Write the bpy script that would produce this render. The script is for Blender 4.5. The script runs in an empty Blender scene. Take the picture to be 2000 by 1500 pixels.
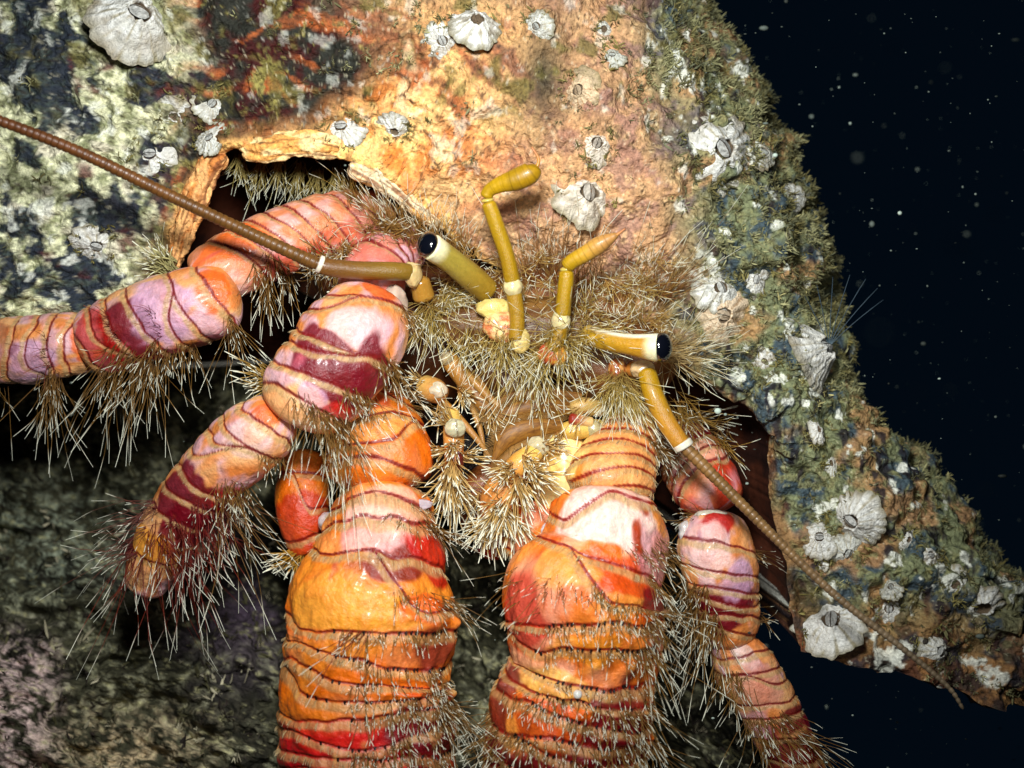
import bpy, math, random
import numpy as np
from mathutils import Vector
from mathutils.bvhtree import BVHTree

random.seed(7)
rng = np.random.default_rng(7)
SC = bpy.context.scene

# ------------------------------------------------------------------ scale, camera, world, light
S = 0.0001            # one unit of the layout is a tenth of a millimetre; the whole view is about 20 cm wide
D = 3000.0            # distance from the camera to the middle of the crab, in layout units


def W(p):             # layout (x right, y up, z to the camera) -> world (z up, camera looks along +y)
    p = np.asarray(p, float)
    return np.stack([p[..., 0], -p[..., 2], p[..., 1]], -1) * S


def P(px, py, z=0.0):
    k = (D - z) / D
    return np.array([(px - 1000.0) * k, (750.0 - py) * k, z])


cam_data = bpy.data.cameras.new('camera')
cam = bpy.data.objects.new('camera', cam_data)
SC.collection.objects.link(cam)
cam.location = W([0, 0, D])
cam.rotation_euler = (math.pi / 2, 0, 0)
cam_data.sensor_width = 36
cam_data.lens = 36 * D / 2000
cam_data.clip_start = 0.01
cam_data.clip_end = 20
cam_data.dof.use_dof = True
cam_data.dof.focus_distance = (D - 110) * S
cam_data.dof.aperture_fstop = 16
SC.camera = cam

world = bpy.data.worlds.new("World")
SC.world = world
world.use_nodes = True
bg = world.node_tree.nodes['Background']
bg.inputs['Color'].default_value = (0.10, 0.36, 0.75, 1)
bg.inputs['Strength'].default_value = 0.0075


def strobe(name, loc, aim, watts, size, angle, blend, colour):
    ld = bpy.data.lights.new(name, 'SPOT')
    ld.energy = watts
    ld.shadow_soft_size = size * S
    ld.spot_size = math.radians(angle)
    ld.spot_blend = blend
    ld.color = colour
    lo = bpy.data.objects.new(name, ld)
    SC.collection.objects.link(lo)
    a, b = Vector(W(loc)), Vector(W(aim))
    lo.location = a
    lo.rotation_euler = (b - a).to_track_quat('-Z', 'Y').to_euler()
    return lo


# the photographer's two underwater strobes: the strong one high over the shell, a weak one beside the lens
strobe('strobe_light', P(700, -1150, 1900), P(860, 560, 0), 2.6, 170, 88, 1.0, (0.96, 1.0, 1.0))
strobe('strobe_light_weak', P(1300, 900, 2600), P(1120, 1000, 100), 0.5, 60, 40, 1.0, (1.0, 1.0, 0.96))

SC.view_settings.view_transform = 'Standard'
SC.view_settings.look = 'None'
SC.view_settings.exposure = 0.0
SC.view_settings.gamma = 1.0
SC.render.engine = 'CYCLES'
SC.cycles.use_denoising = True
SC.cycles.max_bounces = 5
SC.cycles.diffuse_bounces = 3
SC.cycles.glossy_bounces = 2
SC.cycles.transmission_bounces = 3
SC.cycles.sample_clamp_indirect = 4


# ------------------------------------------------------------------ small tools
def lin(r, g, b):
    out = []
    for c in (r, g, b):
        c = c / 255.0
        out.append(c / 12.92 if c <= 0.04045 else ((c + 0.055) / 1.055) ** 2.4)
    return np.array(out)


def sstep(a, b, x):
    t = np.clip((np.asarray(x, float) - a) / (b - a), 0, 1)
    return t * t * (3 - 2 * t)


def mix(a, b, w):
    w = np.asarray(w)[..., None]
    return a * (1 - w) + b * w


def _hash(ix, iy, iz, seed):
    h = (ix.astype(np.uint32) * np.uint32(374761393) + iy.astype(np.uint32) * np.uint32(668265263)
         + iz.astype(np.uint32) * np.uint32(2246822519) + np.uint32(seed * 3266489917 & 0xffffffff))
    h = (h ^ (h >> np.uint32(13))) * np.uint32(1274126177)
    h = (h ^ (h >> np.uint32(16))) * np.uint32(2654435769)
    h = h ^ (h >> np.uint32(15))
    return h.astype(np.float64) / 4294967295.0


def vn(x, y, z=0.0, seed=0):
    """value noise, 0..1"""
    x, y, z = np.broadcast_arrays(np.asarray(x, float), np.asarray(y, float), np.asarray(z, float))
    fx, fy, fz = np.floor(x), np.floor(y), np.floor(z)
    ix, iy, iz = fx.astype(np.int64), fy.astype(np.int64), fz.astype(np.int64)
    tx, ty, tz = x - fx, y - fy, z - fz
    tx, ty, tz = tx * tx * (3 - 2 * tx), ty * ty * (3 - 2 * ty), tz * tz * (3 - 2 * tz)
    with np.errstate(over='ignore'):
        def c(a, b, d):
            return _hash(ix + a, iy + b, iz + d, seed)
        x00 = c(0, 0, 0) * (1 - tx) + c(1, 0, 0) * tx
        x10 = c(0, 1, 0) * (1 - tx) + c(1, 1, 0) * tx
        x01 = c(0, 0, 1) * (1 - tx) + c(1, 0, 1) * tx
        x11 = c(0, 1, 1) * (1 - tx) + c(1, 1, 1) * tx
    return (x00 * (1 - ty) + x10 * ty) * (1 - tz) + (x01 * (1 - ty) + x11 * ty) * tz


def fbm(x, y, z=0.0, seed=0, o=4):
    t, a, n = 0, 1.0, 0
    f = 1.0
    for i in range(o):
        t = t + a * vn(x * f, y * f, np.asarray(z) * f, seed + i * 17)
        n += a
        a *= 0.5
        f *= 2.03
    return t / n


def cat_rom(pts, n):
    pts = np.asarray(pts, float)
    m = len(pts)
    if m == 2:
        t = np.linspace(0, 1, n)[:, None]
        return pts[0] * (1 - t) + pts[1] * t
    ext = np.vstack([2 * pts[0] - pts[1], pts, 2 * pts[-1] - pts[-2]])
    u = np.linspace(0, m - 1, n)
    i = np.minimum(u.astype(int), m - 2)
    t = (u - i)[:, None]
    p0, p1, p2, p3 = ext[i], ext[i + 1], ext[i + 2], ext[i + 3]
    return 0.5 * (2 * p1 + (p2 - p0) * t + (2 * p0 - 5 * p1 + 4 * p2 - p3) * t ** 2 + (3 * p1 - p0 - 3 * p2 + p3) * t ** 3)


def nrm(v):
    v = np.asarray(v, float)
    return v / np.maximum(np.linalg.norm(v, axis=-1, keepdims=True), 1e-9)


def make(name, verts, faces, cols, mat, parent=None, origin=None, smooth=True):
    """one mesh object out of layout vertices; a child shares its parent's origin"""
    verts = np.asarray(verts, float)
    faces = np.asarray(faces, np.int32)
    wv = W(verts)
    if parent is not None:
        o = np.array(WORLD[parent.name])
    elif origin is not None:
        o = W(origin)
    else:
        o = np.array([wv[:, 0].mean(), wv[:, 1].mean(), wv[:, 2].min()])
    me = bpy.data.meshes.new(name)
    k = faces.shape[1]
    me.vertices.add(len(wv))
    me.vertices.foreach_set('co', (wv - o).astype(np.float32).ravel())
    me.loops.add(faces.size)
    me.loops.foreach_set('vertex_index', faces.ravel())
    me.polygons.add(len(faces))
    me.polygons.foreach_set('loop_start', np.arange(0, faces.size, k, dtype=np.int32))
    me.polygons.foreach_set('use_smooth', np.full(len(faces), smooth))
    me.update(calc_edges=True)
    me.validate()
    if cols is not None:
        ca = me.color_attributes.new('Col', 'FLOAT_COLOR', 'POINT')
        c4 = np.ones((len(wv), 4), np.float32)
        c4[:, :3] = cols
        ca.data.foreach_set('color', c4.ravel())
    me.materials.append(mat)
    ob = bpy.data.objects.new(name, me)
    SC.collection.objects.link(ob)
    if parent is not None:
        ob.parent = parent
        WORLD[ob.name] = tuple(o)
    else:
        ob.location = o
        WORLD[ob.name] = tuple(o)
    return ob


WORLD = {}


def empty(name, origin):
    o = bpy.data.objects.new(name, None)
    o.empty_display_size = 0.01
    SC.collection.objects.link(o)
    o.location = W(origin)
    WORLD[o.name] = tuple(W(origin))
    return o


def tag(o, label=None, cat=None, group=None, kind=None):
    if label:
        o['label'] = label
    if cat:
        o['category'] = cat
    if group:
        o['group'] = group
    if kind:
        o['kind'] = kind
    return o


# ------------------------------------------------------------------ materials
def mat_attr(name, rough=0.45, spec=0.5, var=0.15, vscale=900, bump=0.0, bscale=2500, sss=0.0, coat=0.0,
             trans=0.0, alpha=1.0, pits=0.0, pscale=9000, rvar=0.15):
    m = bpy.data.materials.new(name)
    m.use_nodes = True
    nt = m.node_tree
    N, L = nt.nodes, nt.links
    b = N['Principled BSDF']
    at = N.new('ShaderNodeVertexColor')
    at.layer_name = 'Col'
    tc = N.new('ShaderNodeTexCoord')
    no = N.new('ShaderNodeTexNoise')
    no.inputs['Scale'].default_value = vscale
    no.inputs['Detail'].default_value = 5
    no.inputs['Roughness'].default_value = 0.65
    L.new(tc.outputs['Object'], no.inputs['Vector'])
    mr = N.new('ShaderNodeMapRange')
    mr.inputs['From Min'].default_value = 0.25
    mr.inputs['From Max'].default_value = 0.75
    mr.inputs['To Min'].default_value = 1 - var
    mr.inputs['To Max'].default_value = 1 + var
    L.new(no.outputs['Fac'], mr.inputs['Value'])
    mx = N.new('ShaderNodeVectorMath')
    mx.operation = 'SCALE'
    L.new(at.outputs['Color'], mx.inputs[0])
    L.new(mr.outputs['Result'], mx.inputs['Scale'])
    L.new(mx.outputs['Vector'], b.inputs['Base Color'])
    rr = N.new('ShaderNodeMapRange')
    rr.inputs['To Min'].default_value = max(0.03, rough - rvar)
    rr.inputs['To Max'].default_value = min(1, rough + rvar)
    L.new(no.outputs['Fac'], rr.inputs['Value'])
    L.new(rr.outputs['Result'], b.inputs['Roughness'])
    b.inputs['Specular IOR Level'].default_value = spec
    b.inputs['Coat Weight'].default_value = coat
    b.inputs['Coat Roughness'].default_value = 0.12
    b.inputs['Transmission Weight'].default_value = trans
    b.inputs['Alpha'].default_value = alpha
    if sss:
        b.inputs['Subsurface Weight'].default_value = sss
        b.inputs['Subsurface Radius'].default_value = (1, 0.45, 0.25)
        b.inputs['Subsurface Scale'].default_value = 14 * S
    if bump:
        n2 = N.new('ShaderNodeTexNoise')
        n2.inputs['Scale'].default_value = bscale
        n2.inputs['Detail'].default_value = 4
        n2.inputs['Roughness'].default_value = 0.6
        L.new(tc.outputs['Object'], n2.inputs['Vector'])
        hgt = n2.outputs['Fac']
        if pits:
            vo = N.new('ShaderNodeTexVoronoi')
            vo.inputs['Scale'].default_value = 1 / (pscale * S)
            L.new(tc.outputs['Object'], vo.inputs['Vector'])
            ma = N.new('ShaderNodeMath')
            ma.operation = 'MULTIPLY_ADD'
            ma.inputs[1].default_value = pits
            L.new(vo.outputs['Distance'], ma.inputs[0])
            L.new(n2.outputs['Fac'], ma.inputs[2])
            hgt = ma.outputs[0]
        bp = N.new('ShaderNodeBump')
        bp.inputs['Strength'].default_value = 0.9
        bp.inputs['Distance'].default_value = bump * S
        L.new(hgt, bp.inputs['Height'])
        L.new(bp.outputs['Normal'], b.inputs['Normal'])
    return m


M = {}
M['crab'] = mat_attr('crab_armour', rough=0.40, spec=0.5, var=0.16, vscale=900, bump=2.6, bscale=1700, sss=0.12, coat=0.10)
M['hair'] = mat_attr('crab_bristle', rough=0.45, spec=0.25, var=0.12, vscale=2500)
M['fringe'] = mat_attr('crab_fringe', rough=0.6, spec=0.3, var=0.2, vscale=2500)
M['stalk'] = mat_attr('crab_stalk', rough=0.35, spec=0.5, var=0.16, vscale=1600, bump=1.5, bscale=3500, sss=0.2, coat=0.15)
M['clear'] = mat_attr('joint_skin', rough=0.25, spec=0.5, var=0.08, vscale=1500, sss=0.3, coat=0.3)
M['eye'] = mat_attr('eye_black', rough=0.06, spec=0.8, var=0.05, coat=1.0, rvar=0.02)
M['shell'] = mat_attr('crusted_shell', rough=0.72, spec=0.3, var=0.55, vscale=1300, bump=8, bscale=1100, pits=0.5, pscale=10)
M['lining'] = mat_attr('shell_lining', rough=0.75, spec=0.2, var=0.3, vscale=500, bump=3, bscale=600)
M['barnacle'] = mat_attr('barnacle_plate', rough=0.75, spec=0.3, var=0.35, vscale=1300, bump=9, bscale=1500)
M['algae'] = mat_attr('algae_blade', rough=0.7, spec=0.2, var=0.25, vscale=1200)
M['reef'] = mat_attr('reef_crust', rough=0.85, spec=0.2, var=0.7, vscale=700, bump=14, bscale=600, pits=0.7, pscale=16)
M['snow'] = mat_attr('drifting_speck', rough=0.6, spec=0.3, var=0.1)
M['feather'] = mat_attr('feeding_fan', rough=0.5, spec=0.4, var=0.2, vscale=2000, alpha=0.85)
M['flagellum'] = mat_attr('antenna_whip', rough=0.45, spec=0.4, var=0.15, vscale=2000, coat=0.1)


# ------------------------------------------------------------------ generic builders
def grid_faces(na, nt, closed=True, base=0):
    a = np.arange(na - 1)[:, None]
    t = np.arange(nt if closed else nt - 1)[None, :]
    t2 = (t + 1) % nt
    f = np.stack([a * nt + t, a * nt + t2, (a + 1) * nt + t2, (a + 1) * nt + t], -1)
    return f.reshape(-1, 4) + base


class Hair:
    """bristles: slender tapered shafts collected into one mesh"""
    def __init__(self, nseg=4):
        self.n = nseg
        self.r, self.d, self.l, self.w, self.b, self.c = [], [], [], [], [], []

    def add(self, root, direc, length, rad, bend=(0, 0, 0), cb=(0, 0, 0), cm=(0, 0, 0), ct=(0, 0, 0)):
        root = np.atleast_2d(root)
        n = len(root)
        self.r.append(root)
        self.d.append(np.broadcast_to(nrm(direc), (n, 3)))
        self.l.append(np.broadcast_to(length, (n,)))
        self.w.append(np.broadcast_to(rad, (n,)))
        self.b.append(np.broadcast_to(bend, (n, 3)))
        self.c.append(np.broadcast_to(np.stack([cb, cm, ct]), (n, 3, 3)) if np.ndim(cb) == 1 else np.stack([cb, cm, ct], 1))

    def build(self, name, mat, parent):
        if not self.r:
            return None
        R, Dr = np.vstack(self.r), np.vstack(self.d)
        L, Wd = np.concatenate(self.l), np.concatenate(self.w)
        B, C = np.vstack(self.b), np.vstack(self.c)
        n, ns = len(R), self.n
        ts = np.array([0, .36, .76, .85, 1.0]) if ns == 4 else np.linspace(0, 1, ns + 1)
        side = nrm(np.cross(Dr, np.array([0.31, 0.17, 0.93]) + 0.001))
        up = np.cross(Dr, side)
        V = np.zeros((n, ns + 1, 3, 3))
        CC = np.zeros((n, ns + 1, 3, 3))
        for k, t in enumerate(ts):
            c = R + Dr * (L * t)[:, None] + B * (L * t * t)[:, None]
            rad = Wd * float(np.interp(t, [0, .36, .76, .85, 1], [1.0, .78, .72, .95, .55]))  # shaft swells again near the tip, shaped to imitate glowing tips
            for q in range(3):
                a = q * 2 * math.pi / 3
                V[:, k, q] = c + side * (rad * math.cos(a))[:, None] + up * (rad * math.sin(a))[:, None]
            w1 = sstep(0.0, 0.55, t)
            w2 = sstep(0.76, 0.90, t)
            col = C[:, 0] * (1 - w1) + C[:, 1] * w1
            col = col * (1 - w2) + C[:, 2] * w2
            CC[:, k, :] = col[:, None, :]
        f = []
        for k in range(ns):
            for q in range(3):
                f.append([k * 3 + q, k * 3 + (q + 1) % 3, (k + 1) * 3 + (q + 1) % 3, (k + 1) * 3 + q])
        f = np.array(f)
        F = (np.arange(n)[:, None, None] * ((ns + 1) * 3) + f[None]).reshape(-1, 4)
        return make(name, V.reshape(-1, 3), F, CC.reshape(-1, 3), mat, parent)


GOLD = lin(112, 76, 26)
TAN = lin(160, 124, 54)
TIP = lin(250, 250, 226)
RUST = lin(120, 40, 22)
CRIM = lin(92, 14, 26)
DGOLD = lin(88, 54, 20)
DTAN = lin(128, 92, 40)
BEIGE = lin(190, 158, 108)


def jitter_cols(n, base, amt=0.2):
    k = 1 + amt * (rng.random((n, 1)) * 2 - 1)
    return base * k


def tuft(h, root, direc, n, spread, l0, l1, r=1.0, root_r=6, bend=(0, 0, 0), cb=GOLD, cm=TAN, ct=TIP, flat=0.0):
    """n bristles fanning out of one place; spread is a tangent"""
    root = np.asarray(root, float)
    d = nrm(direc)
    off = rng.normal(size=(n, 3))
    rt = root + nrm(off) * (root_r * rng.random((n, 1)) ** 0.5)
    jit = rng.normal(size=(n, 3)) * spread * 0.6
    jit[:, 2] *= (1 - flat)
    dd = nrm(d + jit)
    ln = l0 + (l1 - l0) * rng.random(n)
    bn = np.asarray(bend, float) + rng.normal(size=(n, 3)) * 0.22
    h.add(rt, dd, ln, r * (0.7 + 0.6 * rng.random(n)), bn, jitter_cols(n, cb), jitter_cols(n, cm), jitter_cols(n, ct, 0.1))


A0 = np.array([.86, .62, .5])


class Seg:
    """a swept, armour-ringed limb segment.  theta 0 faces the camera, + is to the right of travel seen going down"""
    def __init__(self, pts, hw, depth=0.85, lines=(), wav=9, tilt=0.0, cap0=0.5, cap1=0.5, bulge=4.0, fringe=12, pal=None,
                 patches=(), bumps=(), seed=1, partial=0.25, step=2.3, tubs=None, lump=9, lw=2.3, colfun=None, fringe_col=BEIGE, rough=0.035):
        c = np.array([P(*p) for p in pts])
        dense = cat_rom(c, 400)
        hwd = cat_rom(np.array(hw, float)[:, None], 400)[:, 0]
        al = np.concatenate([[0], np.cumsum(np.linalg.norm(np.diff(dense, axis=0), axis=1))])
        self.L = Ln = al[-1]
        na = max(12, int(Ln / step))
        s = np.linspace(0, Ln, na)
        # finer rows in the caps so that the ends close roundly
        C = np.stack([np.interp(s, al, dense[:, i]) for i in range(3)], 1)
        H = np.interp(s, al, hwd)
        T = nrm(np.gradient(C, axis=0))
        wv = nrm(np.cross(np.array([0, 0, 1.0]), T))
        dv = np.cross(T, wv)
        c0, c1 = cap0 * H[0], cap1 * H[-1]
        capf = np.ones(na)
        if c0 > 0:
            q = np.clip(s / c0, 0, 1)
            capf *= np.sqrt(np.clip(1 - (1 - q) ** 2, 0, 1))
        if c1 > 0:
            q = np.clip((Ln - s) / c1, 0, 1)
            capf *= np.sqrt(np.clip(1 - (1 - q) ** 2, 0, 1))
        nt = int(min(420, max(28, 2 * math.pi * H.max() / (step * 1.25))))
        th = np.linspace(-math.pi, math.pi, nt, endpoint=False)
        Sg, Tg = np.meshgrid(s, th, indexing='ij')
        Hg = np.broadcast_to(H[:, None], Sg.shape)
        lines = list(lines)
        nl = len(lines)
        prev = np.full(Sg.shape, -200.0)
        nxt = np.full(Sg.shape, 1e4)
        seeds = [seed * 31 + i * 7 for i in range(nl)]
        self.lines_at = {}
        ths, thc = np.sin(th), np.cos(th)
        LP = np.zeros((nl, nt))
        ON = np.ones((nl, nt), bool)
        for i, l0 in enumerate(lines):
            w = (vn(ths * 1.3 + 5, thc * 1.3 + 5, 0.5, seeds[i]) - 0.5) * 2 * wav + (vn(ths * 3.5 + 9, thc * 3.5 + 3, .5, seeds[i] + 3) - 0.5) * wav * 0.7
            tl = tilt(l0 / Ln) if callable(tilt) else tilt
            LP[i] = l0 + w + tl * ths * np.interp(l0, s, H)
            if i > 0:
                LP[i] = np.maximum(LP[i], LP[i - 1] + 5)
                if rng.random() < partial and i < nl - 1:       # this ridge forks off its neighbour
                    cut, sg = rng.uniform(-0.9, 0.9), rng.choice([-1, 1])
                    w = sstep(-0.35, 0.55, (th - cut) * sg)
                    LP[i] = LP[i] * (1 - w) + (LP[i - 1] + 1.0) * w
        self.LP, self.ON, self.th = LP, ON, th
        edge = np.full(Sg.shape, 1e4)
        for i in range(nl):
            on = ON[i][None, :]
            dd = Sg - LP[i][None, :]
            prev = np.where(on & (dd >= 0), np.maximum(prev, np.broadcast_to(LP[i][None, :], Sg.shape)), prev)
            nxt = np.where(on & (dd < 0), np.minimum(nxt, np.broadcast_to(LP[i][None, :], Sg.shape)), nxt)
            # the dark line thins out at its loose end
            edge = np.where(on, np.minimum(edge, np.abs(dd)), edge)
        after = Sg - prev
        before = nxt - Sg
        span = np.clip(nxt - np.maximum(prev, -30), 10, 120)
        tt = np.clip(after / span, 0, 1)
        prof = np.sin(np.clip(tt, 0, 1) ** 0.75 * math.pi * 0.82)
        n1 = fbm(ths[None, :] * 1.2 + Sg / 130, thc[None, :] * 1.2 + 3, Sg / 90, seed, 3)
        n2 = fbm(ths[None, :] * 2.2 + 7, thc[None, :] * 2.2, Sg / 55, seed + 5, 3)
        R = Hg * (1 + rough * 2 * (n1 - 0.5)) * capf[:, None]
        if nl:
            R = R + (prof - 0.55) * bulge * capf[:, None]
        n3 = fbm(ths[None, :] * Hg / 26, thc[None, :] * Hg / 26, Sg / 30, seed + 21, 3)
        if colfun is None:
            R = R + (n3 - 0.5) * lump * capf[:, None]
        cosf = np.cos(Tg)
        for (bs, bt, rs, rt, amp) in bumps:
            g = np.exp(-((Sg - bs) / rs) ** 2 - ((Tg - bt) / rt) ** 2)
            R = R + g * amp
        tubm = np.zeros(Sg.shape)
        if tubs:
            q = np.random.default_rng(seed)
            for (s0, s1, t0, t1, n, amp) in tubs:
                for _ in range(n):
                    bs, bt, br, ba = q.uniform(s0, s1), q.uniform(t0, t1), q.uniform(9, 19), amp * q.uniform(.5, 1.2)
                    hb_ = float(np.interp(bs, s, H))
                    g = np.exp(-((Sg - bs) / br) ** 2 - ((Tg - bt) * hb_ / br) ** 2)
                    R = R + g * ba
                    tubm = np.maximum(tubm, g * q.uniform(.2, 1.0))
        dep = depth
        V = C[:, None, :] + R[..., None] * (np.sin(Tg)[..., None] * wv[:, None, :] + dep * cosf[..., None] * dv[:, None, :])
        if colfun is not None:
            col = colfun(Sg, Tg, Ln, n1, n2)
        else:
            p = pal or PAL
            col = mix(p['a'], p['b'], sstep(0.35, 0.65, n1))
            col = mix(col, p['c'], sstep(0.42, 0.62, n2) * sstep(0.15, 0.5, tt) * p.get('cw', 0.7))  # plate centres: lilac tone, with pale highlights also put into the colour
            for pt in patches:
                ps, ptt, rs, rt, pc, pw = pt[:6]
                g = np.exp(-((Sg - ps) / rs) ** 2 - ((Tg - ptt) / rt) ** 2) * 1.6 + (n2 - 0.5) * 1.5
                col = mix(col, pc, sstep(0.42, 0.74, g) * pw)
            if nl:
                fr = fringe * (0.75 + 0.5 * vn(ths * 4 + 2, thc * 4, 0, seed + 9))[None, :]
                stri = 0.72 + 0.56 * vn(th * Hg.max() / 4.0, 0.0, 0, seed + 2)[None, :]
                fw = sstep(2, 5, after) * (1 - sstep(fr * 0.8, fr * 1.15, after + (stri - 1) * 3)) * 0.72 * p.get('fw', 1)
                col = mix(col, fringe_col * np.ones_like(col) * stri[..., None], fw)
                lww = lw * (0.65 + 0.7 * vn(ths * 5, thc * 5, Sg / 60, seed + 4))
                col = mix(col, p['line'], (1 - sstep(lww * 0.6, lww * 1.5, edge)) * 0.95)
            if tubs:
                col = mix(col, lin(246, 196, 120), sstep(.55, 1.0, tubm) * .55)
            # small specks and pores of the armour
            sp = vn(ths[None, :] * Hg / 5, thc[None, :] * Hg / 5, Sg / 5, seed + 13)
            col = mix(col, col * A0, sstep(.5, .66, n3) * .35)
            col = col * (0.86 + 0.28 * sp)[..., None]
            sat = p.get('sat', .35)
            col = np.clip(col, 0, 1) ** (1 + sat * np.array([.08, .25, .2])) * (1 + sat * np.array([.03, .08, 0]))
        self.V, self.col, self.s, self.na, self.nt = V, col, s, na, nt
        gs = np.gradient(V, axis=0)
        gt = np.roll(V, -1, axis=1) - np.roll(V, 1, axis=1)
        self.Nn = nrm(np.cross(gt, gs))
        sgn = np.sum(self.Nn * (V - C[:, None, :]), -1).mean()
        if sgn < 0:
            self.Nn = -self.Nn
        self.Tn = nrm(gs)
        self.C, self.T, self.w, self.d = C, T, wv, dv

    def mesh(self):
        v = self.V.reshape(-1, 3)
        c = self.col.reshape(-1, 3)
        f = grid_faces(self.na, self.nt)
        n = len(v)
        # close both ends with a centre vertex (as degenerate-free quads sharing it)
        e0, e1 = self.V[0].mean(0), self.V[-1].mean(0)
        v = np.vstack([v, e0[None], e1[None]])
        c = np.vstack([c, self.col[0].mean(0)[None], self.col[-1].mean(0)[None]])
        extra = []
        b = (self.na - 1) * self.nt
        for t in range(0, self.nt - 1, 2):
            t1, t2 = (t + 1) % self.nt, (t + 2) % self.nt
            extra.append([n, t2, t1, t])
            extra.append([n + 1, b + t, b + t1, b + t2])
        return v, np.vstack([f, np.array(extra)]), c

    def at(self, s, th):
        i = np.clip(np.round(np.asarray(s) / self.L * (self.na - 1)).astype(int), 0, self.na - 1)
        j = np.round((np.asarray(th) + math.pi) / (2 * math.pi) * self.nt).astype(int) % self.nt
        return self.V[i, j], self.Nn[i, j], self.Tn[i, j]

    def fringe_hair(self, h, gap=4.5, l0=8, l1=15, tmin=-1.9, tmax=1.9, cb=lin(170, 134, 86), cm=lin(190, 160, 112), ct=lin(222, 204, 162)):
        for i in range(len(self.LP)):
            hw = np.linalg.norm(self.V[:, :, :].max(1) - self.V.min(1), axis=1).max() / 2
            n = int((tmax - tmin) * hw / gap)
            t = rng.uniform(tmin, tmax, n)
            j = np.round((t + math.pi) / (2 * math.pi) * self.nt).astype(int) % self.nt
            keep = self.ON[i][j] & (self.LP[i][j] > 0) & (self.LP[i][j] < self.L)
            t, j = t[keep], j[keep]
            if not len(t):
                continue
            p, nn, tg = self.at(self.LP[i][j] + 2, t)
            d = nrm(tg * 1.0 + nn * 0.20 + rng.normal(size=p.shape) * 0.12)
            n = len(t)
            h.add(p - nn * 0.5, d, l0 + (l1 - l0) * rng.random(n), 0.6, -nn * 0.22, jitter_cols(n, cb), jitter_cols(n, cm), jitter_cols(n, ct))

    def row_tuft(self, h, s, t0, t1, n, l0, l1, out=0.6, along=1.0, pull=(0, 0, 0), r=0.75, sj=5, spread=0.25, cb=DGOLD, cm=DTAN, ct=TIP, dots=False, nmul=1.0):
        n = int(n * nmul)
        t = rng.uniform(t0, t1, n)
        ss = s + rng.normal(size=n) * sj
        if len(self.LP):
            k = int(np.argmin(np.abs(self.LP.mean(1) - s)))
            if abs(self.LP[k].mean() - s) < 24:
                j = np.round((t + math.pi) / (2 * math.pi) * self.nt).astype(int) % self.nt
                ss = self.LP[k][j] + 2 + rng.normal(size=n) * sj * 0.5
        p, nn, tg = self.at(ss, t)
        d = nrm(tg * along + nn * out + np.asarray(pull, float) + rng.normal(size=p.shape) * spread)
        ln = l0 * 0.6 + (l1 * 1.1 - l0 * 0.6) * rng.random(n) ** 1.8
        h.add(p - nn * 1.0, d, ln, r * (0.7 + 0.6 * rng.random(n)), rng.normal(size=p.shape) * 0.22 + np.array([0, -0.22, 0]),
              jitter_cols(n, cb), jitter_cols(n, cm), jitter_cols(n, ct, 0.1))


def dots(g, h, t0, t1, every=15, smin=0, keep=.75):
    for i in range(len(g.LP)):
        if g.LP[i].mean() < smin or g.LP[i].mean() > g.L - 5:
            continue
        hw = np.linalg.norm(g.V.max(1) - g.V.min(1), axis=1).max() / 2
        t = np.arange(t0, t1, every / hw)
        t = t + rng.normal(size=len(t)) * .01
        t = t[rng.random(len(t)) < keep]
        j = np.round((t + math.pi) / (2 * math.pi) * g.nt).astype(int) % g.nt
        p, nn, tg = g.at(g.LP[i][j] - 1, t)
        h.add(p - nn * 2, nn * .8 + tg, 8.0, 3.4, (0, 0, 0), lin(24, 12, 10), lin(20, 12, 12), lin(40, 30, 28))


def join(segs):
    vs, fs, cs, b = [], [], [], 0
    for g in segs:
        v, f, c = g.mesh() if hasattr(g, 'mesh') else g
        vs.append(v)
        fs.append(f + b)
        cs.append(c)
        b += len(v)
    return np.vstack(vs), np.vstack(fs), np.vstack(cs)


def tube(pts, hw, col, col2=None, depth=1.0, cap0=0.6, cap1=0.6, step=2.0, seed=3, bands=0, band_amp=0.0, rough=0.03, colf=None):
    def cf(Sg, Tg, Ln, n1, n2):
        t = Sg / Ln
        c = mix(col, col2 if col2 is not None else col, sstep(0.1, 0.9, t))
        c = c * (0.82 + 0.36 * n2)[..., None]
        if bands:
            ph = np.abs(np.sin((Sg + 5 * vn(Sg / 23, 0, 0, seed)) * math.pi / bands))
            c = c * (0.66 + 0.34 * sstep(0.05, 0.45, ph) + .3 * (vn(Sg / 16, 3, 0, seed) - .5))[..., None]
        if colf:
            c = colf(c, Sg, Tg, Ln, n1, n2)
        return c
    g = Seg(pts, hw, depth, seed=seed, cap0=cap0, cap1=cap1, step=step, colfun=cf, rough=rough)
    if band_amp:
        ph = np.abs(np.sin(g.s * math.pi / bands))
        k = (band_amp * (sstep(0.0, 0.6, ph) - 0.6))[:, None, None]
        g.V = g.V + g.Nn * k
    return g


def blob(px, py, z, rx, ry, rz, col, seed=1, rough=0.25, n=26, col2=None, scale=None):
    """an uneven rounded lump"""
    u = np.linspace(0.02, math.pi - 0.02, n)
    t = np.linspace(0, 2 * math.pi, n * 2, endpoint=False)
    U, T2 = np.meshgrid(u, t, indexing='ij')
    d = np.stack([np.sin(U) * np.cos(T2), np.cos(U), np.sin(U) * np.sin(T2)], -1)
    q = scale or 1.6
    k = fbm(d[..., 0] * q + 9, d[..., 1] * q + 4, d[..., 2] * q + 2, seed, 3)
    v = P(px, py, z) + d * np.array([rx, ry, rz]) * (1 + rough * 2 * (k - 0.5))[..., None]
    c = mix(col, col2 if col2 is not None else col * 0.8, sstep(0.35, 0.65, fbm(d[..., 0] * 3 + 3, d[..., 1] * 3, d[..., 2] * 3 + 5, seed + 7, 3)))
    return v.reshape(-1, 3), grid_faces(n, n * 2), c.reshape(-1, 3)


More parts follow.
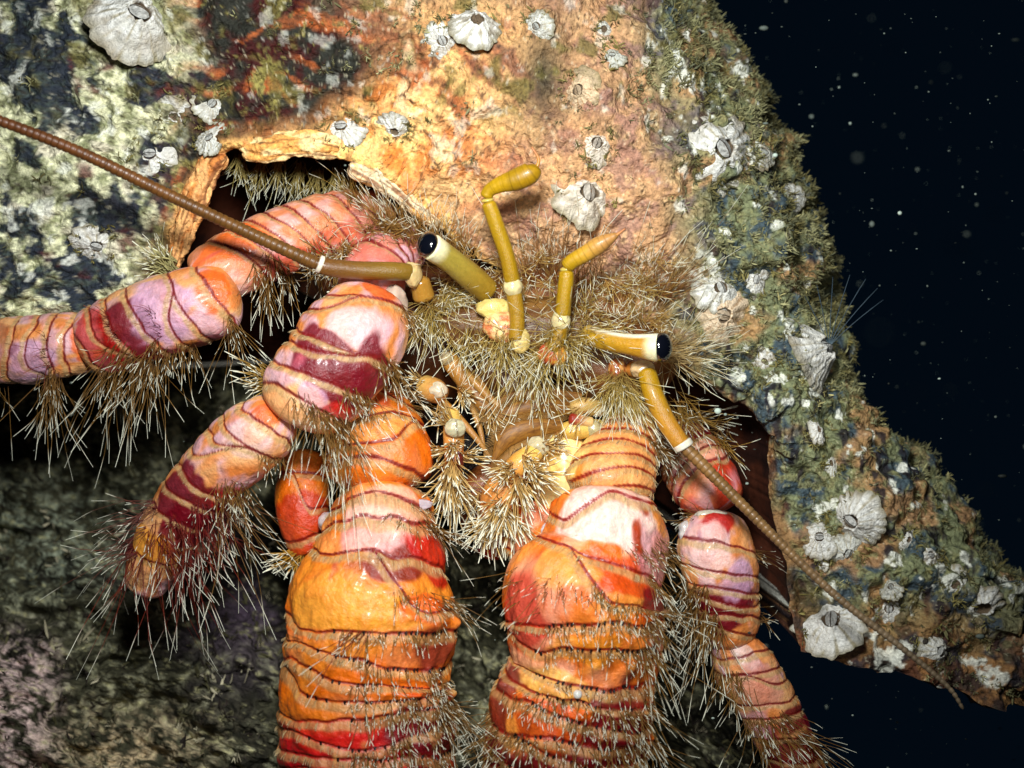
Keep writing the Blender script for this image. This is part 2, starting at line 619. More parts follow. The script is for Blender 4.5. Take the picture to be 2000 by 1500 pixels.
# ------------------------------------------------------------------ the big shell
ST = [  # rim px, py, z ; outline px, py, z ; bulge
    (1562, 1274, 30, 1985, 1374, -60, 20), (1540, 1170, 20, 2018, 1262, -90, 35), (1528, 1060, 10, 1985, 1150, -120, 50),
    (1503, 950, 0, 1902, 1035, -150, 60), (1500, 850, 0, 1805, 915, -170, 60), (1445, 788, 0, 1716, 826, -190, 60),
    (1380, 747, 10, 1655, 748, -210, 50), (1325, 702, 10, 1640, 690, -220, 60), (1260, 640, 0, 1612, 600, -240, 80),
    (1170, 580, -10, 1606, 470, -250, 110), (1080, 544, -10, 1568, 380, -260, 130), (980, 524, 0, 1538, 240, -260, 150),
    (900, 478, 10, 1450, 135, -260, 160), (835, 420, 25, 1350, -10, -260, 160), (765, 358, 40, 1240, -170, -260, 150),
    (700, 318, 50, 1050, -320, -260, 130), (640, 304, 55, 800, -380, -260, 120), (560, 298, 60, 550, -400, -260, 110),
    (490, 284, 60, 300, -380, -270, 100), (420, 314, 55, 40, -290, -290, 90), (382, 390, 45, -210, -120, -310, 80),
    (346, 500, 30, -370, 150, -330, 70), (300, 606, 5, -420, 420, -350, 60), (140, 660, -20, -440, 640, -370, 40),
    (-150, 700, -60, -460, 800, -380, 20)]
NV, NU1, NU2, NU3 = 1100, 380, 16, 50
st = cat_rom(np.array(ST, float), NV)
vpar = np.linspace(0, 1, NV)
pxr, pyr, zr, pxo, pyo, zo, blg = st.T
# ragged rim
rj = (fbm(vpar * 70, 0.5, 0, 3, 3) - 0.5) * 26 + (fbm(vpar * 130, 0.5, 0, 8, 3) - 0.5) * 12
pyr = pyr + rj * 0.8
pxr = pxr + (fbm(vpar * 60, 9.5, 0, 5, 3) - 0.5) * 18
oj = (fbm(vpar * 45, 2.5, 0, 31, 4) - 0.5) * 46
ox, oy = pxo - pxr, pyo - pyr
ol = np.hypot(ox, oy)
pxo, pyo = pxo + ox / ol * oj, pyo + oy / ol * oj
phi = np.linspace(0, 1, NU1) ** 0.9 * math.pi * 0.80
F = np.sin(phi)[None, :]
SPX = pxr[:, None] + (pxo - pxr)[:, None] * F
SPY = pyr[:, None] + (pyo - pyr)[:, None] * F
cosp = np.cos(phi)[None, :]
SPY = SPY + (fbm(SPX / 70, 0.5, 0, 37, 4) - .5) * 90 * (1 - sstep(0, .022, vpar))[:, None] * np.sin(np.clip(phi, 0, 1.5))[None, :]
SZ = np.where(cosp > 0, zo[:, None] + (zr - zo)[:, None] * cosp, zo[:, None] + 260 * cosp) + blg[:, None] * np.where(cosp > 0, np.sin(2 * phi)[None, :], 0)
Upar = (np.hypot(SPX - pxr[:, None], SPY - pyr[:, None]))          # distance from the rim, in layout units
front = cosp > 0


def gauss(x, y, cx, cy, rx, ry):
    return np.exp(-((x - cx) / rx) ** 2 - ((y - cy) / ry) ** 2)


def shell_fields(x, y, u, v):
    wx = (fbm(x / 140, y / 140, 1, 51, 4) - 0.5) * 150
    wy = (fbm(x / 140, y / 140, 9, 52, 4) - 0.5) * 150
    X, Y = x + wx, y + wy
    f = {}
    f['bryo'] = 1 - sstep(270, 400, X + 0.12 * (Y - 300))
    f['maroon'] = np.clip(gauss(X, Y, 480, 100, 260, 170) * 1.3 + gauss(X, Y, 300, 230, 120, 200) * 0.8 + gauss(X, Y, 230, 430, 130, 130) * 0.7, 0, 1)
    f['orange'] = np.clip(gauss(X, Y, 700, 300, 330, 130) + gauss(X, Y, 680, 180, 260, 100) * 0.6 + gauss(X, Y, 880, 60, 150, 90) * 0.6 + gauss(X, Y, 380, 420, 70, 110), 0, 1)
    f['mauve'] = sstep(880, 1060, X + 0.2 * (Y - 300)) * (1 - sstep(1290, 1400, X))
    f['flank'] = sstep(1270, 1400, X + np.clip(250 - Y, 0, 400) * 0.45)
    f['low'] = sstep(1080, 1260, Y - 0.12 * (X - 1550)) * sstep(1450, 1500, x)
    return f


FX = shell_fields(SPX, SPY, Upar, vpar[:, None])
# relief: lumps of crust on the left, growth ridges and flakes in the middle, small lumps on the flank
n_l = fbm(SPX / 62, SPY / 62, SZ / 80, 61, 4)
n_m = fbm(SPX / 26, SPY / 26, SZ / 30, 62, 3)
streak = fbm(Upar / 17 + 0.9 * fbm(SPX / 60, SPY / 60, 0, 66, 3) * 4, vpar[:, None] * 26, 0, 63, 3)
saw = (Upar / 48 + fbm(SPX / 160, SPY / 70, 0, 64, 3) * 5) % 1.0
saw_h = np.where(saw < .68, saw / .68, (1 - saw) / .32)
relief = FX['bryo'] * ((np.abs(n_l - 0.5) * -80) + 14 + (n_m - 0.5) * 34)
relief = relief + (1 - FX['bryo']) * ((n_l - 0.5) * 60 + (n_m - 0.5) * 14)
relief = relief + (FX['orange'] + FX['maroon'] * 0.7) * ((1 - saw_h) * 9 - 4) * np.clip(1 - FX['bryo'], 0, 1) * sstep(40, 90, Upar)
relief = relief + FX['flank'] * ((fbm(SPX / 34, SPY / 34, SZ / 40, 65, 3) - 0.5) * 50 + (fbm(SPX / 95, SPY / 140, SZ / 90, 67, 3) - .5) * 90)
relief = relief * sstep(0, 26, Upar) + sstep(0, 12, Upar) * 4
SV = np.stack([(SPX - 1000) * (D - SZ) / D, (750 - SPY) * (D - SZ) / D, SZ], -1)
gn = nrm(np.cross(np.gradient(SV, axis=1), np.gradient(SV, axis=0)))
if gn[..., 2][:, :60].mean() < 0:
    gn = -gn
lipth = sstep(380, 440, pxr) * (1 - sstep(720, 830, pxr)) * (pyr < 480)
relief = relief + (lipth[:, None] * (1 - sstep(26, 60, Upar + 30 * (fbm(vpar * 60, .3, 0, 90, 3) - .5)[:, None]))) * 24 * sstep(-2, 9, Upar)
SV = SV + gn * relief[..., None]
# colours of the crust, looked up in the solid so that nothing smears over the relief
CX, CY, CZ = SV[..., 0] + 1000, 750 - SV[..., 1], SV[..., 2]
n_l2 = fbm(CX / 62, CY / 62, CZ / 62, 61, 4)
n_m2 = fbm(CX / 26, CY / 26, CZ / 26, 62, 3)
A = np.array
c = np.ones(SPX.shape + (3,)) * lin(168, 136, 106)
n_a = fbm(CX / 38, CY / 38, CZ / 38 + 3, 71, 4)
n_b = fbm(CX / 15, CY / 15, CZ / 15 + 5, 72, 4)
n_c = fbm(CX / 90, CY / 90, CZ / 90 + 7, 73, 4)
n_d = fbm(CX / 7, CY / 7, CZ / 7 + 7, 74, 3)
c = mix(c, lin(198, 158, 120), FX['mauve'] * sstep(0.35, 0.6, n_c))
c = mix(c, lin(158, 122, 112), FX['mauve'] * sstep(0.45, 0.6, n_a) * 0.7)
c = mix(c, lin(226, 190, 146), FX['mauve'] * sstep(0.56, 0.7, n_b) * 0.6)
# orange part: cream to rust in streaks that follow the growth lines
oc = mix(lin(236, 190, 128), lin(172, 88, 40), sstep(0.44, 0.64, streak * 0.6 + n_a * 0.4 + 0.10 * (FX['maroon'] > 0.3)))
oc = mix(oc, lin(110, 38, 20), sstep(0.53, 0.66, streak * 0.5 + n_b * 0.5) * 0.85)
oc = mix(oc, lin(250, 226, 186), sstep(0.60, 0.72, n_c * 0.5 + n_a * 0.5))
oc = mix(oc, mix(lin(250, 204, 140), lin(232, 150, 74), sstep(.45, .6, n_a)), (1 - sstep(110, 280, Upar + (n_c - .5) * 240)) * .85)
crack = sstep(.86, .95, saw) * sstep(.42, .55, n_a) * sstep(40, 80, Upar)
oc = mix(oc, lin(70, 26, 14), crack * .85)
c = mix(c, oc, FX['orange'])
mc = mix(lin(72, 22, 20), lin(52, 52, 44), sstep(0.42, 0.6, n_a))
mc = mix(mc, lin(172, 100, 54), sstep(0.52, 0.66, streak * 0.6 + n_c * 0.4))
mc = mix(mc, lin(150, 140, 84), sstep(0.54, 0.64, n_b * 0.6 + n_c * 0.4))
c = mix(c, mc, np.clip(FX['maroon'] * 1.5 - FX['orange'] * 0.35, 0, 1))
fc = mix(lin(132, 136, 104), lin(80, 94, 100), sstep(0.45, 0.6, n_a))
fc = mix(fc, lin(178, 140, 98), sstep(0.52, 0.64, n_c) * 0.8)
fc = mix(fc, lin(150, 148, 106), sstep(0.54, 0.66, n_b) * 0.8)
fc = mix(fc, lin(40, 34, 44), sstep(0.60, 0.70, fbm(CX / 24, CY / 70, CZ / 24 + 2, 75, 4)) * 0.9)
c = mix(c, fc, FX['flank'])
bc = mix(lin(222, 220, 186), lin(156, 158, 122), sstep(0.42, 0.62, n_b))
bc = mix(bc, lin(214, 204, 186), sstep(0.55, 0.68, n_a) * 0.7)
gap = sstep(.52, .58, n_l2 + (n_m2 - .5) * .25 + .16 * gauss(SPX, SPY, 20, 120, 130, 130) + .10 * gauss(SPX, SPY, 300, 200, 120, 160))
bc = mix(bc, mix(lin(24, 38, 60), lin(76, 86, 84), sstep(.5, .62, n_b)), gap * .96)
bc = mix(bc, lin(96, 40, 38), sstep(0.58, 0.66, n_c) * sstep(0.5, 0.6, n_a) * 0.8)
c = mix(c, bc, np.clip(FX['bryo'] - FX['orange'] * 0.4, 0, 1))
lc = mix(lin(92, 50, 38), lin(160, 118, 76), sstep(0.42, 0.6, streak))
lc = mix(lc, lin(54, 40, 44), sstep(0.5, 0.62, n_a))
c = mix(c, lc, FX['low'] * 0.85)
# dark grey smudge and the olive film on top
c = mix(c, lin(74, 72, 56), gauss(SPX, SPY, 1062, 150, 46, 90) * 0.9)
c = mix(c, lin(120, 112, 62), sstep(0.55, 0.68, fbm(CX / 46, CY / 40, CZ / 46 + 4, 77, 5)) * (1 - sstep(160, 320, SPY)) * 0.75)
# the bare lip: cream and thick on the left, thin and brown on the right
lip = (1 - .45 * sstep(1250, 1420, SPX)) * (1 - sstep(10, 34, Upar + (n_a - 0.5) * 40))
lipcol = mix(lin(244, 196, 126) * np.ones_like(c), lin(112, 80, 48), sstep(1180, 1420, SPX))
lipcol = mix(lipcol, lin(176, 84, 30), sstep(0.5, 0.65, n_b) * 0.5)
c = mix(c, lipcol, lip * 0.9)
n_e = fbm(CX / 4.5, CY / 4.5, CZ / 4.5 + 2, 79, 2)
c = c * (0.62 + 0.5 * n_d + 0.3 * n_e)[..., None]
c = mix(c, lin(52, 54, 44), sstep(.60, .70, fbm(CX / 8, CY / 8, CZ / 8, 84, 2)) * FX['bryo'] * .6)
c = mix(c, lin(60, 40, 30), sstep(.60, .70, n_b * .5 + n_e * .5) * .7)
wh = fbm(CX / 30, CY / 34, CZ / 30 + 12, 83, 4)
c = mix(c, lin(226, 226, 214) * (0.8 + .4 * n_e)[..., None], sstep(.63, .68, wh) * (.35 + .65 * FX['flank'] + .4 * FX['bryo']) * sstep(40, 90, Upar) * .9)
c = np.clip(c, 0, 1) ** 1.22 * 1.2
c = np.clip(c, 0, .92)
c = mix(c, lin(236, 226, 190), sstep(0.70, 0.78, n_d) * 0.35)
# back of the shell and the lining of its mouth
cc = np.array([880.0, 690.0])
tb = np.linspace(0, 1, NU2 + 1)[1:][None, :]
bx = SPX[:, -1:] + (cc[0] - SPX[:, -1:]) * tb * 0.85
by = SPY[:, -1:] + (cc[1] - SPY[:, -1:]) * tb * 0.85
bz = SZ[:, -1:] + (-640 - SZ[:, -1:]) * tb
ti = np.linspace(1, 0, NU3 + 1)[:-1][None, :]
ix = pxr[:, None] + (cc[0] - pxr)[:, None] * (ti ** 1.6) * 0.80 + (pxo - pxr)[:, None] * 0.10 * np.sin(ti * math.pi)
iy = pyr[:, None] + (cc[1] - pyr)[:, None] * (ti ** 1.6) * 0.80 + (pyo - pyr)[:, None] * 0.10 * np.sin(ti * math.pi)
iz = zr[:, None] - 10 - (1 - (1 - ti) ** 1.5) * (480 + zr[:, None])
bk = np.stack([(bx - 1000) * (D - bz) / D, (750 - by) * (D - bz) / D, bz], -1)
li = np.stack([(ix - 1000) * (D - iz) / D, (750 - iy) * (D - iz) / D, iz], -1)
ln_n = fbm(ix / 60, iy / 60, iz / 60, 81, 3)
li[..., 2] += (ln_n - 0.5) * 12
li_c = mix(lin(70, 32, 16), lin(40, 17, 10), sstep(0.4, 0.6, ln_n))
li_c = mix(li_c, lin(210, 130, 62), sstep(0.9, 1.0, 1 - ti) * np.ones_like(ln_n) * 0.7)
loopV = np.concatenate([SV, bk, li], 1)
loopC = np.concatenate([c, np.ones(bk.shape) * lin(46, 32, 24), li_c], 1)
nloop = loopV.shape[1]
shell_vis = NU1 + NU2
V2 = loopV.reshape(-1, 3)
FA = grid_faces(NV, nloop)


def cap_faces(row, nl, off):
    f = []
    for k in range(nl // 2 - 1):
        a, b2, c2, d2 = row * nl + k, row * nl + k + 1, row * nl + nl - 2 - k, row * nl + nl - 1 - k
        f.append([a, b2, c2, d2] if row == 0 else [d2, c2, b2, a])
    return f


FA = np.vstack([FA, np.array(cap_faces(0, nloop, 0)), np.array(cap_faces(NV - 1, nloop, 0))])
# outer crust mesh and lining are two meshes: quads whose corners all lie on the lining rows go to the lining
col_idx = FA % nloop
is_li = (col_idx >= shell_vis).all(1) | ((col_idx >= shell_vis).any(1) & (col_idx == 0).any(1) & ~((col_idx > 0) & (col_idx < shell_vis)).any(1))


def sub(fs):
    u, inv = np.unique(fs, return_inverse=True)
    return V2[u], inv.reshape(fs.shape), loopC.reshape(-1, 3)[u]


v_, f_, c_ = sub(FA[~is_li])
shell = make('seashell', v_, f_, c_, M['shell'])
tag(shell, 'huge crusted orange and grey seashell carried by the crab, open side forward', 'seashell')
v_, f_, c_ = sub(FA[is_li])
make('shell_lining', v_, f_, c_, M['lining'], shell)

# thick broken layers of the lip round the upper left of the mouth


def lip_slab(pts, hw, ca, cb_, seed, lump):
    def cf(Sg, Tg, Ln, n1, n2):
        q = fbm(Sg / 34, np.sin(Tg) * 2, np.cos(Tg) * 2, seed, 4)
        c = mix(ca, cb_, sstep(.45, .62, q))
        c = mix(c, lin(120, 58, 26), sstep(.56, .64, fbm(Sg / 60, np.sin(Tg) * 5, np.cos(Tg) * 5, seed + 1, 3)) * .8)
        return c * (.8 + .4 * vn(Sg / 4, np.sin(Tg) * 9, np.cos(Tg) * 9, seed + 2))[..., None]
    g = Seg(pts, hw, .55, seed=seed, cap0=.6, cap1=.6, step=3, colfun=cf, rough=.05)
    Sg, Tg = np.meshgrid(g.s, g.th, indexing='ij')
    n = fbm(Sg / 26, np.sin(Tg) * 2.2 + 4, np.cos(Tg) * 2.2, seed + 5, 4) - .5
    g.V = g.V + g.Nn * (n * lump)[..., None]
    return g


make('lip', *join([lip_slab([(474, 284, 70), (500, 290, 84), (560, 284, 88), (620, 282, 86), (664, 292, 74)], [16, 27, 25, 25, 15], lin(248, 214, 150), lin(236, 168, 88), 201, 26),
                   lip_slab([(684, 318, 66), (716, 334, 66), (762, 364, 56), (812, 408, 40), (856, 440, 30)], [20, 22, 18, 13, 8], lin(250, 226, 182), lin(238, 176, 100), 202, 18),
                   lip_slab([(440, 300, 64), (410, 322, 70), (380, 392, 62), (352, 470, 50), (334, 530, 30)], [16, 24, 22, 19, 12], lin(238, 178, 112), lin(206, 126, 60), 203, 26)]), M['shell'], shell)

tri_v = SV.reshape(-1, 3)
bvh = BVHTree.FromPolygons([Vector(p) for p in tri_v], grid_faces(NV, NU1, closed=False).tolist())


def on_shell(px, py):
    o = Vector((0, 0, D))
    d = (Vector(P(px, py, 0)) - o).normalized()
    loc, nr, idx, dist = bvh.ray_cast(o, d)
    if loc is None:
        loc, nr, idx, dist = bvh.find_nearest(Vector(P(px, py, -150)))
    nr = np.array(nr)
    if nr[2] < 0:
        nr = -nr
    return np.array(loc), nr


# ------------------------------------------------------------------ barnacles, each a thing of its own
def barnacle(px, py, r, label, hgt=0.6, ribs=13, open_=0.34, warm=0.0, dull=0.0, seed=1, plates=True, tilt=None, cirri=False, hole=False, stretch=1.0):
    rs = np.random.default_rng(seed + 500)
    hgt *= rs.uniform(.7, 1.1)
    wear = rs.uniform(.25, .8)
    loc, nr = on_shell(px, py)
    ax = nrm(nr + (np.array(tilt) if tilt is not None else np.array([0, 0.05, 0.35])))
    e1 = nrm(np.cross(ax, [0.2, 1, 0.1]))
    e2 = np.cross(ax, e1)
    q_ = rs.uniform(0, 3.1)
    e1, e2 = e1 * math.cos(q_) + e2 * math.sin(q_), e2 * math.cos(q_) - e1 * math.sin(q_)
    nt, prof = 110, [(1.30, -0.34), (1.16, -0.06), (1.0, 0.06), (.9, .22), (.80, .42), (.70, .62), (.62, .80), (.55, .94), (.50, 1.0), (.45, .97), (.42, .80), (.38, .55), (.30, .45), (.03, .42)]
    sc_o = open_ / 0.45
    th = np.linspace(0, 2 * math.pi, nt, endpoint=False)
    ph = rs.uniform(0, 6)
    rib = 0.55 * np.abs(np.sin(th * ribs / 2 + ph + 0.9 * np.sin(th * 2 + ph))) + 0.45 * vn(th * ribs * 0.9, 0.5, 0, seed + 41)
    grow = fbm(np.cos(th) * 1.4 + seed, np.sin(th) * 1.4, 0, seed, 3)
    V, C = [], []
    nn = len(prof)
    cream = mix(lin(240, 238, 230), lin(232, 190, 134), np.array(warm)).reshape(3)
    cream = mix(cream, lin(176, 180, 164), np.array(dull)).reshape(3)
    groove = mix(lin(182, 172, 146), lin(176, 122, 70), np.array(warm)).reshape(3)
    for k, (rr, hh) in enumerate(prof):
        outer = k <= 8
        q = rr if rr > 0.62 else rr * sc_o + (0.62 - 0.62 * sc_o) * 0.0
        amp = 0.15 * (1 - k / 10) if outer else 0.0
        wob = 1 + 0.62 * (grow - 0.5) * (1.0 if outer else 0.8)
        R = r * q * wob * (1 - amp * 0.5 + amp * rib)
        jag = (vn(th * 2.2 + seed, k * 0.3, 0, seed + 3) - 0.5) * 0.45 * (1 if 6 <= k <= 9 else 0)
        H = r * (hgt * .85 * (hh + jag) - .10) + (fbm(np.cos(th) * 3 + k * .4, np.sin(th) * 3, seed, seed + 8, 2) - .5) * r * .16
        V.append(loc + e1 * (R * np.cos(th) * stretch)[:, None] + e2 * (R * np.sin(th))[:, None] + ax * (H if np.ndim(H) else np.full(nt, H))[:, None])
        n = fbm(th * 3, k * 0.8, 0, seed + 6, 3)
        col = mix(groove, cream, sstep(0.10, 0.5, rib + (n - 0.5) * 1.1))
        if k < 2:
            col = mix(col, lin(128, 116, 78), 0.75 if k == 0 else 0.35)
        col = mix(col, lin(128, 112, 66), sstep(0.5, 0.62, n) * (0.7 if k < 5 else 0.35) * wear)
        col = mix(col, lin(150, 132, 104), sstep(.54, .66, fbm(th * 1.5 + seed, k * .35, 3, seed + 60, 3)) * .7 * wear)
        if k >= 10:
            col = np.ones_like(col) * lin(104, 86, 66)
        C.append(col)
    V = np.array(V)
    b = make('barnacle', V.reshape(-1, 3), grid_faces(nn, nt), np.array(C).reshape(-1, 3), M['barnacle'], origin=loc)
    tag(b, label, 'barnacle', 'barnacles growing on the big shell')
    if plates:
        vs, fs, cs = [], [], []
        for sgn in (-1, 1):                       # two half domes that meet in a slit
            base = len(vs)
            for a in np.linspace(-1, 1, 9):
                for q in (0.05, 0.4, 0.75, 1.0):
                    wq = math.sqrt(max(0, 1 - a * a))
                    x = sgn * (0.05 + (q - 0.05) * wq * 0.62)
                    rr_ = r * open_ * 0.98
                    zz = (0.62 + 0.34 * (1 - q) * wq) * r * hgt
                    vs.append(loc + e1 * x * rr_ + e2 * a * rr_ + ax * zz)
                    cs.append(cream * (0.42 + 0.3 * rs.random()))
            for a in range(8):
                for q in range(3):
                    k0 = base + a * 4 + q
                    fs.append([k0, k0 + 1, k0 + 5, k0 + 4])
        make('lid_plates', vs, fs, cs, M['barnacle'], b)
    if cirri:
        h = Hair(6)
        for a in np.linspace(-0.55, 0.45, 7):
            h.add(loc + ax * r * hgt * 0.8, nrm([0.25 + a * 1.1, 1.0 - 0.3 * abs(a), 0.1]), 100 + 30 * math.cos(a * 3), 1.2, np.array([0.45 * a + .12, 0.1, 0]),
                  lin(90, 110, 120), lin(70, 90, 104), lin(50, 70, 84))
        h.build('feeding_fan', M['feather'], b)
    return b


BARN = [
    (262, 38, 62, 'large white ribbed barnacle at the top edge of the left crust', dict(ribs=16, hgt=.7)),
    (412, 203, 31, 'flat grey white barnacle above the antenna, upper one of two on maroon shell', dict(hgt=.35, dull=.25, ribs=18)),
    (410, 270, 27, 'flat pale round barnacle just below its twin beside the cream lip', dict(hgt=.35, dull=.2, ribs=18)),
    (294, 300, 38, 'chalky white barnacle on dark crust close above the left antenna', dict(hgt=.5, ribs=10)),
    (342, 226, 30, 'broken white barnacle flake between two dark cracks left of the lip', dict(hgt=.3, ribs=7, plates=False)),
    (188, 478, 36, 'white pitted barnacle low on the left crust above the banded leg', dict(hgt=.45)),
    (668, 246, 36, 'white barnacle with purple radiating lines on the orange shell lip', dict(hgt=.45, ribs=22)),
    (772, 252, 25, 'small pale blank barnacle on orange shell right of the lined one', dict(hgt=.5, dull=.15, plates=False)),
    (932, 46, 40, 'bright white rounded barnacle at the top centre among olive algae', dict(hgt=.6, plates=False)),
    (864, 78, 31, 'low white barnacle left of the bright one at top centre', dict(hgt=.45)),
    (1050, 52, 23, 'small hazy white barnacle at the top above the grey smudge', dict(dull=.3)),
    (1178, 58, 21, 'small white cap barnacle in algae at the upper right', dict(dull=.2, plates=False)),
    (1196, 110, 20, 'squarish grey barnacle below the small white cap one', dict(dull=.5)),
    (1132, 178, 33, 'peach coloured worn barnacle right of the grey smudge', dict(warm=.75, hgt=.5)),
    (1164, 284, 34, 'cream barnacle with a chipped mouth above the split lid one', dict(warm=.35, hgt=.75)),
    (1144, 382, 47, 'peach and white barnacle with a closed split lid right of the antennule', dict(warm=.3, hgt=.8, open_=.40)),
    (1404, 292, 58, 'big white ribbed barnacle on the right flank in olive turf', dict(ribs=17, hgt=.7)),
    (1490, 300, 27, 'algae stained barnacle near the right outline beside the big ribbed one', dict(dull=.45)),
    (1546, 388, 25, 'pale barnacle on the right outline of the shell', dict(dull=.25)),
    (1404, 566, 38, 'white barnacle right of the bristly face with peach barnacle below', dict(hgt=.6, dull=.1)),
    (1408, 614, 44, 'peach speckled barnacle with a black slit above the right eye bristles', dict(warm=.65, hgt=.6)),
    (1476, 546, 28, 'tall white barnacle standing alone on dark flank crust', dict(stretch=.7)),
    (1494, 706, 25, 'smooth white oval barnacle above the right lip edge', dict(stretch=.6, plates=False, hgt=.4)),
    (1586, 690, 64, 'very large ribbed cone barnacle on the right outline feeding with a fan', dict(ribs=22, hgt=.95, tilt=[0.9, .25, 0], cirri=True, open_=.36)),
    (1596, 842, 22, 'little white oblong barnacle below the large cone, upper of two', dict(stretch=.6, plates=False)),
    (1622, 906, 20, 'little bluish oblong barnacle below the large cone, lower of two', dict(stretch=.55, plates=False, dull=.3)),
    (1668, 1012, 44, 'broad ribbed white barnacle heading a cluster on the lower lip', dict(ribs=18, hgt=.7)),
    (1602, 1052, 29, 'white ribbed barnacle left in the cluster on the lower lip', dict(ribs=14)),
    (1655, 1078, 31, 'dirty white barnacle bottom in the cluster on the lower lip', dict(dull=.35)),
    (1772, 1054, 19, 'slim white barnacle alone in grey crust right of the cluster', dict(stretch=.6, plates=False)),
    (1814, 1086, 23, 'small open barnacle between the slim one and the right edge', dict(dull=.1)),
    (1866, 1142, 28, 'round grey barnacle left of the one with a dark open mouth', dict(dull=.3, plates=False)),
    (1918, 1180, 33, 'white barnacle with a dark open mouth close to the right frame edge', dict(hgt=.6, plates=False, open_=.5)),
    (1738, 1190, 29, 'bright white barnacle on dark crust crossed closely by the right antenna', dict(hgt=.6)),
    (1742, 1148, 19, 'faint little barnacle just above the bright white one', dict(dull=.45)),
    (1626, 1216, 54, 'big white ribbed barnacle at the lower corner of the lip', dict(ribs=15, hgt=.55)),
    (1605, 1104, 11, 'tiny white ring barnacle above the dark hole in the lip', dict(hgt=.5, plates=False)),
    (1828, 1270, 34, 'chipped white barnacle on the bottom edge of the lip', dict(dull=.15)),
]
for i, (bx_, by_, br_, lab, kw) in enumerate(BARN):
    barnacle(bx_, by_, br_, lab, seed=i + 1, **kw)

# ------------------------------------------------------------------ olive algae turf on the shell
fl_w = (FX['flank'] * 1.0 + (1 - sstep(160, 380, SPY)) * sstep(360, 520, SPX) * 1.1 * sstep(0.5, 0.60, fbm(SPX / 46, SPY / 40, 4, 77, 5)) + FX['bryo'] * 0.06)
fl_w = fl_w * sstep(0.40, 0.58, fbm(SPX / 70, SPY / 70, 0, 91, 4)) + FX['flank'] * sstep(0.55, 1.0, F * np.ones_like(SPX)) * np.where(SPY < 800, 1.2, 0.35)
fl_w = fl_w * np.where((SPY > 760) & (F < .97), .4, 1) * (SPX < 2050) * (SPY > -30) * (SPY < 1400) * sstep(30, 80, Upar) * np.where(cosp > -0.55, 1, 0)
area = np.linalg.norm(np.cross(np.gradient(SV, axis=0), np.gradient(SV, axis=1)), axis=-1)
pw = (fl_w * area).ravel()
pw /= pw.sum()
pick = rng.choice(len(pw), 7500, p=pw)


def turf(points, normals, size, cols, mat, name, blades=7, label=None, cat=None):
    n = len(points)
    V, FQ, C = [], [], []
    k = blades
    rd = nrm(normals[:, None, :] * 1.0 + rng.normal(size=(n, k, 3)) * 0.75)
    ln = size[:, None] * (0.5 + rng.random((n, k)))
    sd = nrm(np.cross(rd, rng.normal(size=(n, k, 3))))
    wd = ln * (0.06 + 0.07 * rng.random((n, k)))
    bend = nrm(rng.normal(size=(n, k, 3)))
    base = points[:, None, :] + rng.normal(size=(n, k, 3)) * size[:, None, None] * 0.3
    rows = []
    for (t, wv_) in ((0.0, 0.35), (0.4, 1.0), (0.75, 0.9), (1.0, 0.25)):
        ctr = base + rd * (ln * t)[..., None] + bend * (ln * 0.3 * t * t)[..., None]
        rows.append(np.stack([ctr - sd * (wd * wv_)[..., None], ctr + sd * (wd * wv_)[..., None]], 2))
    V = np.stack(rows, 2)                # n,k,4,2,3
    idx = np.arange(n * k)[:, None, None] * 8
    q = np.array([[0, 1, 3, 2], [2, 3, 5, 4], [4, 5, 7, 6]])
    Fq = (idx + q[None]).reshape(-1, 4)
    cv = cols[:, None, :] * (0.65 + 0.7 * rng.random((n, k, 1)))
    CV = np.repeat(cv.reshape(n * k, 1, 3), 8, 1).reshape(-1, 3)
    o = make(name, V.reshape(-1, 3), Fq, CV, mat)
    if label:
        tag(o, label, cat, kind='stuff')
    return o


pts_, nrs_ = SV.reshape(-1, 3)[pick], gn.reshape(-1, 3)[pick]
mixr = rng.random((len(pick), 1))
acol = lin(116, 106, 62) * (1 - mixr) + lin(96, 98, 74) * mixr
acol = np.where(rng.random((len(pick), 1)) < 0.05, lin(176, 166, 112), acol)
tn_ = fbm(pts_[:, 0] / 60, pts_[:, 1] / 60, pts_[:, 2] / 60, 93, 3)[:, None]
acol = acol * (1 - sstep(.52, .62, tn_)) + lin(150, 146, 104) * sstep(.52, .62, tn_)
bp_, bn_ = [], []
for (bx_, by_, br_, lab, kw) in BARN:                      # growth creeping up round the foot of each barnacle
    for a_ in rng.uniform(0, 6.3, int(7 + br_ * .45)):
        l_, n_ = on_shell(bx_ + math.cos(a_) * br_ * rng.uniform(.8, 1.35), by_ + math.sin(a_) * br_ * rng.uniform(.8, 1.35))
        bp_.append(l_)
        bn_.append(n_)
bw_ = rng.random((len(bp_), 1))
pts_ = np.vstack([pts_, bp_])
nrs_ = np.vstack([nrs_, bn_])
acol = np.vstack([acol, lin(140, 128, 72) * bw_ + lin(96, 92, 60) * (1 - bw_)])
pick = np.arange(len(pts_))
turf(pts_, nrs_, 3 + 10 * rng.random(len(pick)) ** 2.0, acol, M['algae'], 'algae_turf', 13,
     'olive algae turf fringing the flank and top of the crusted shell', 'algae')

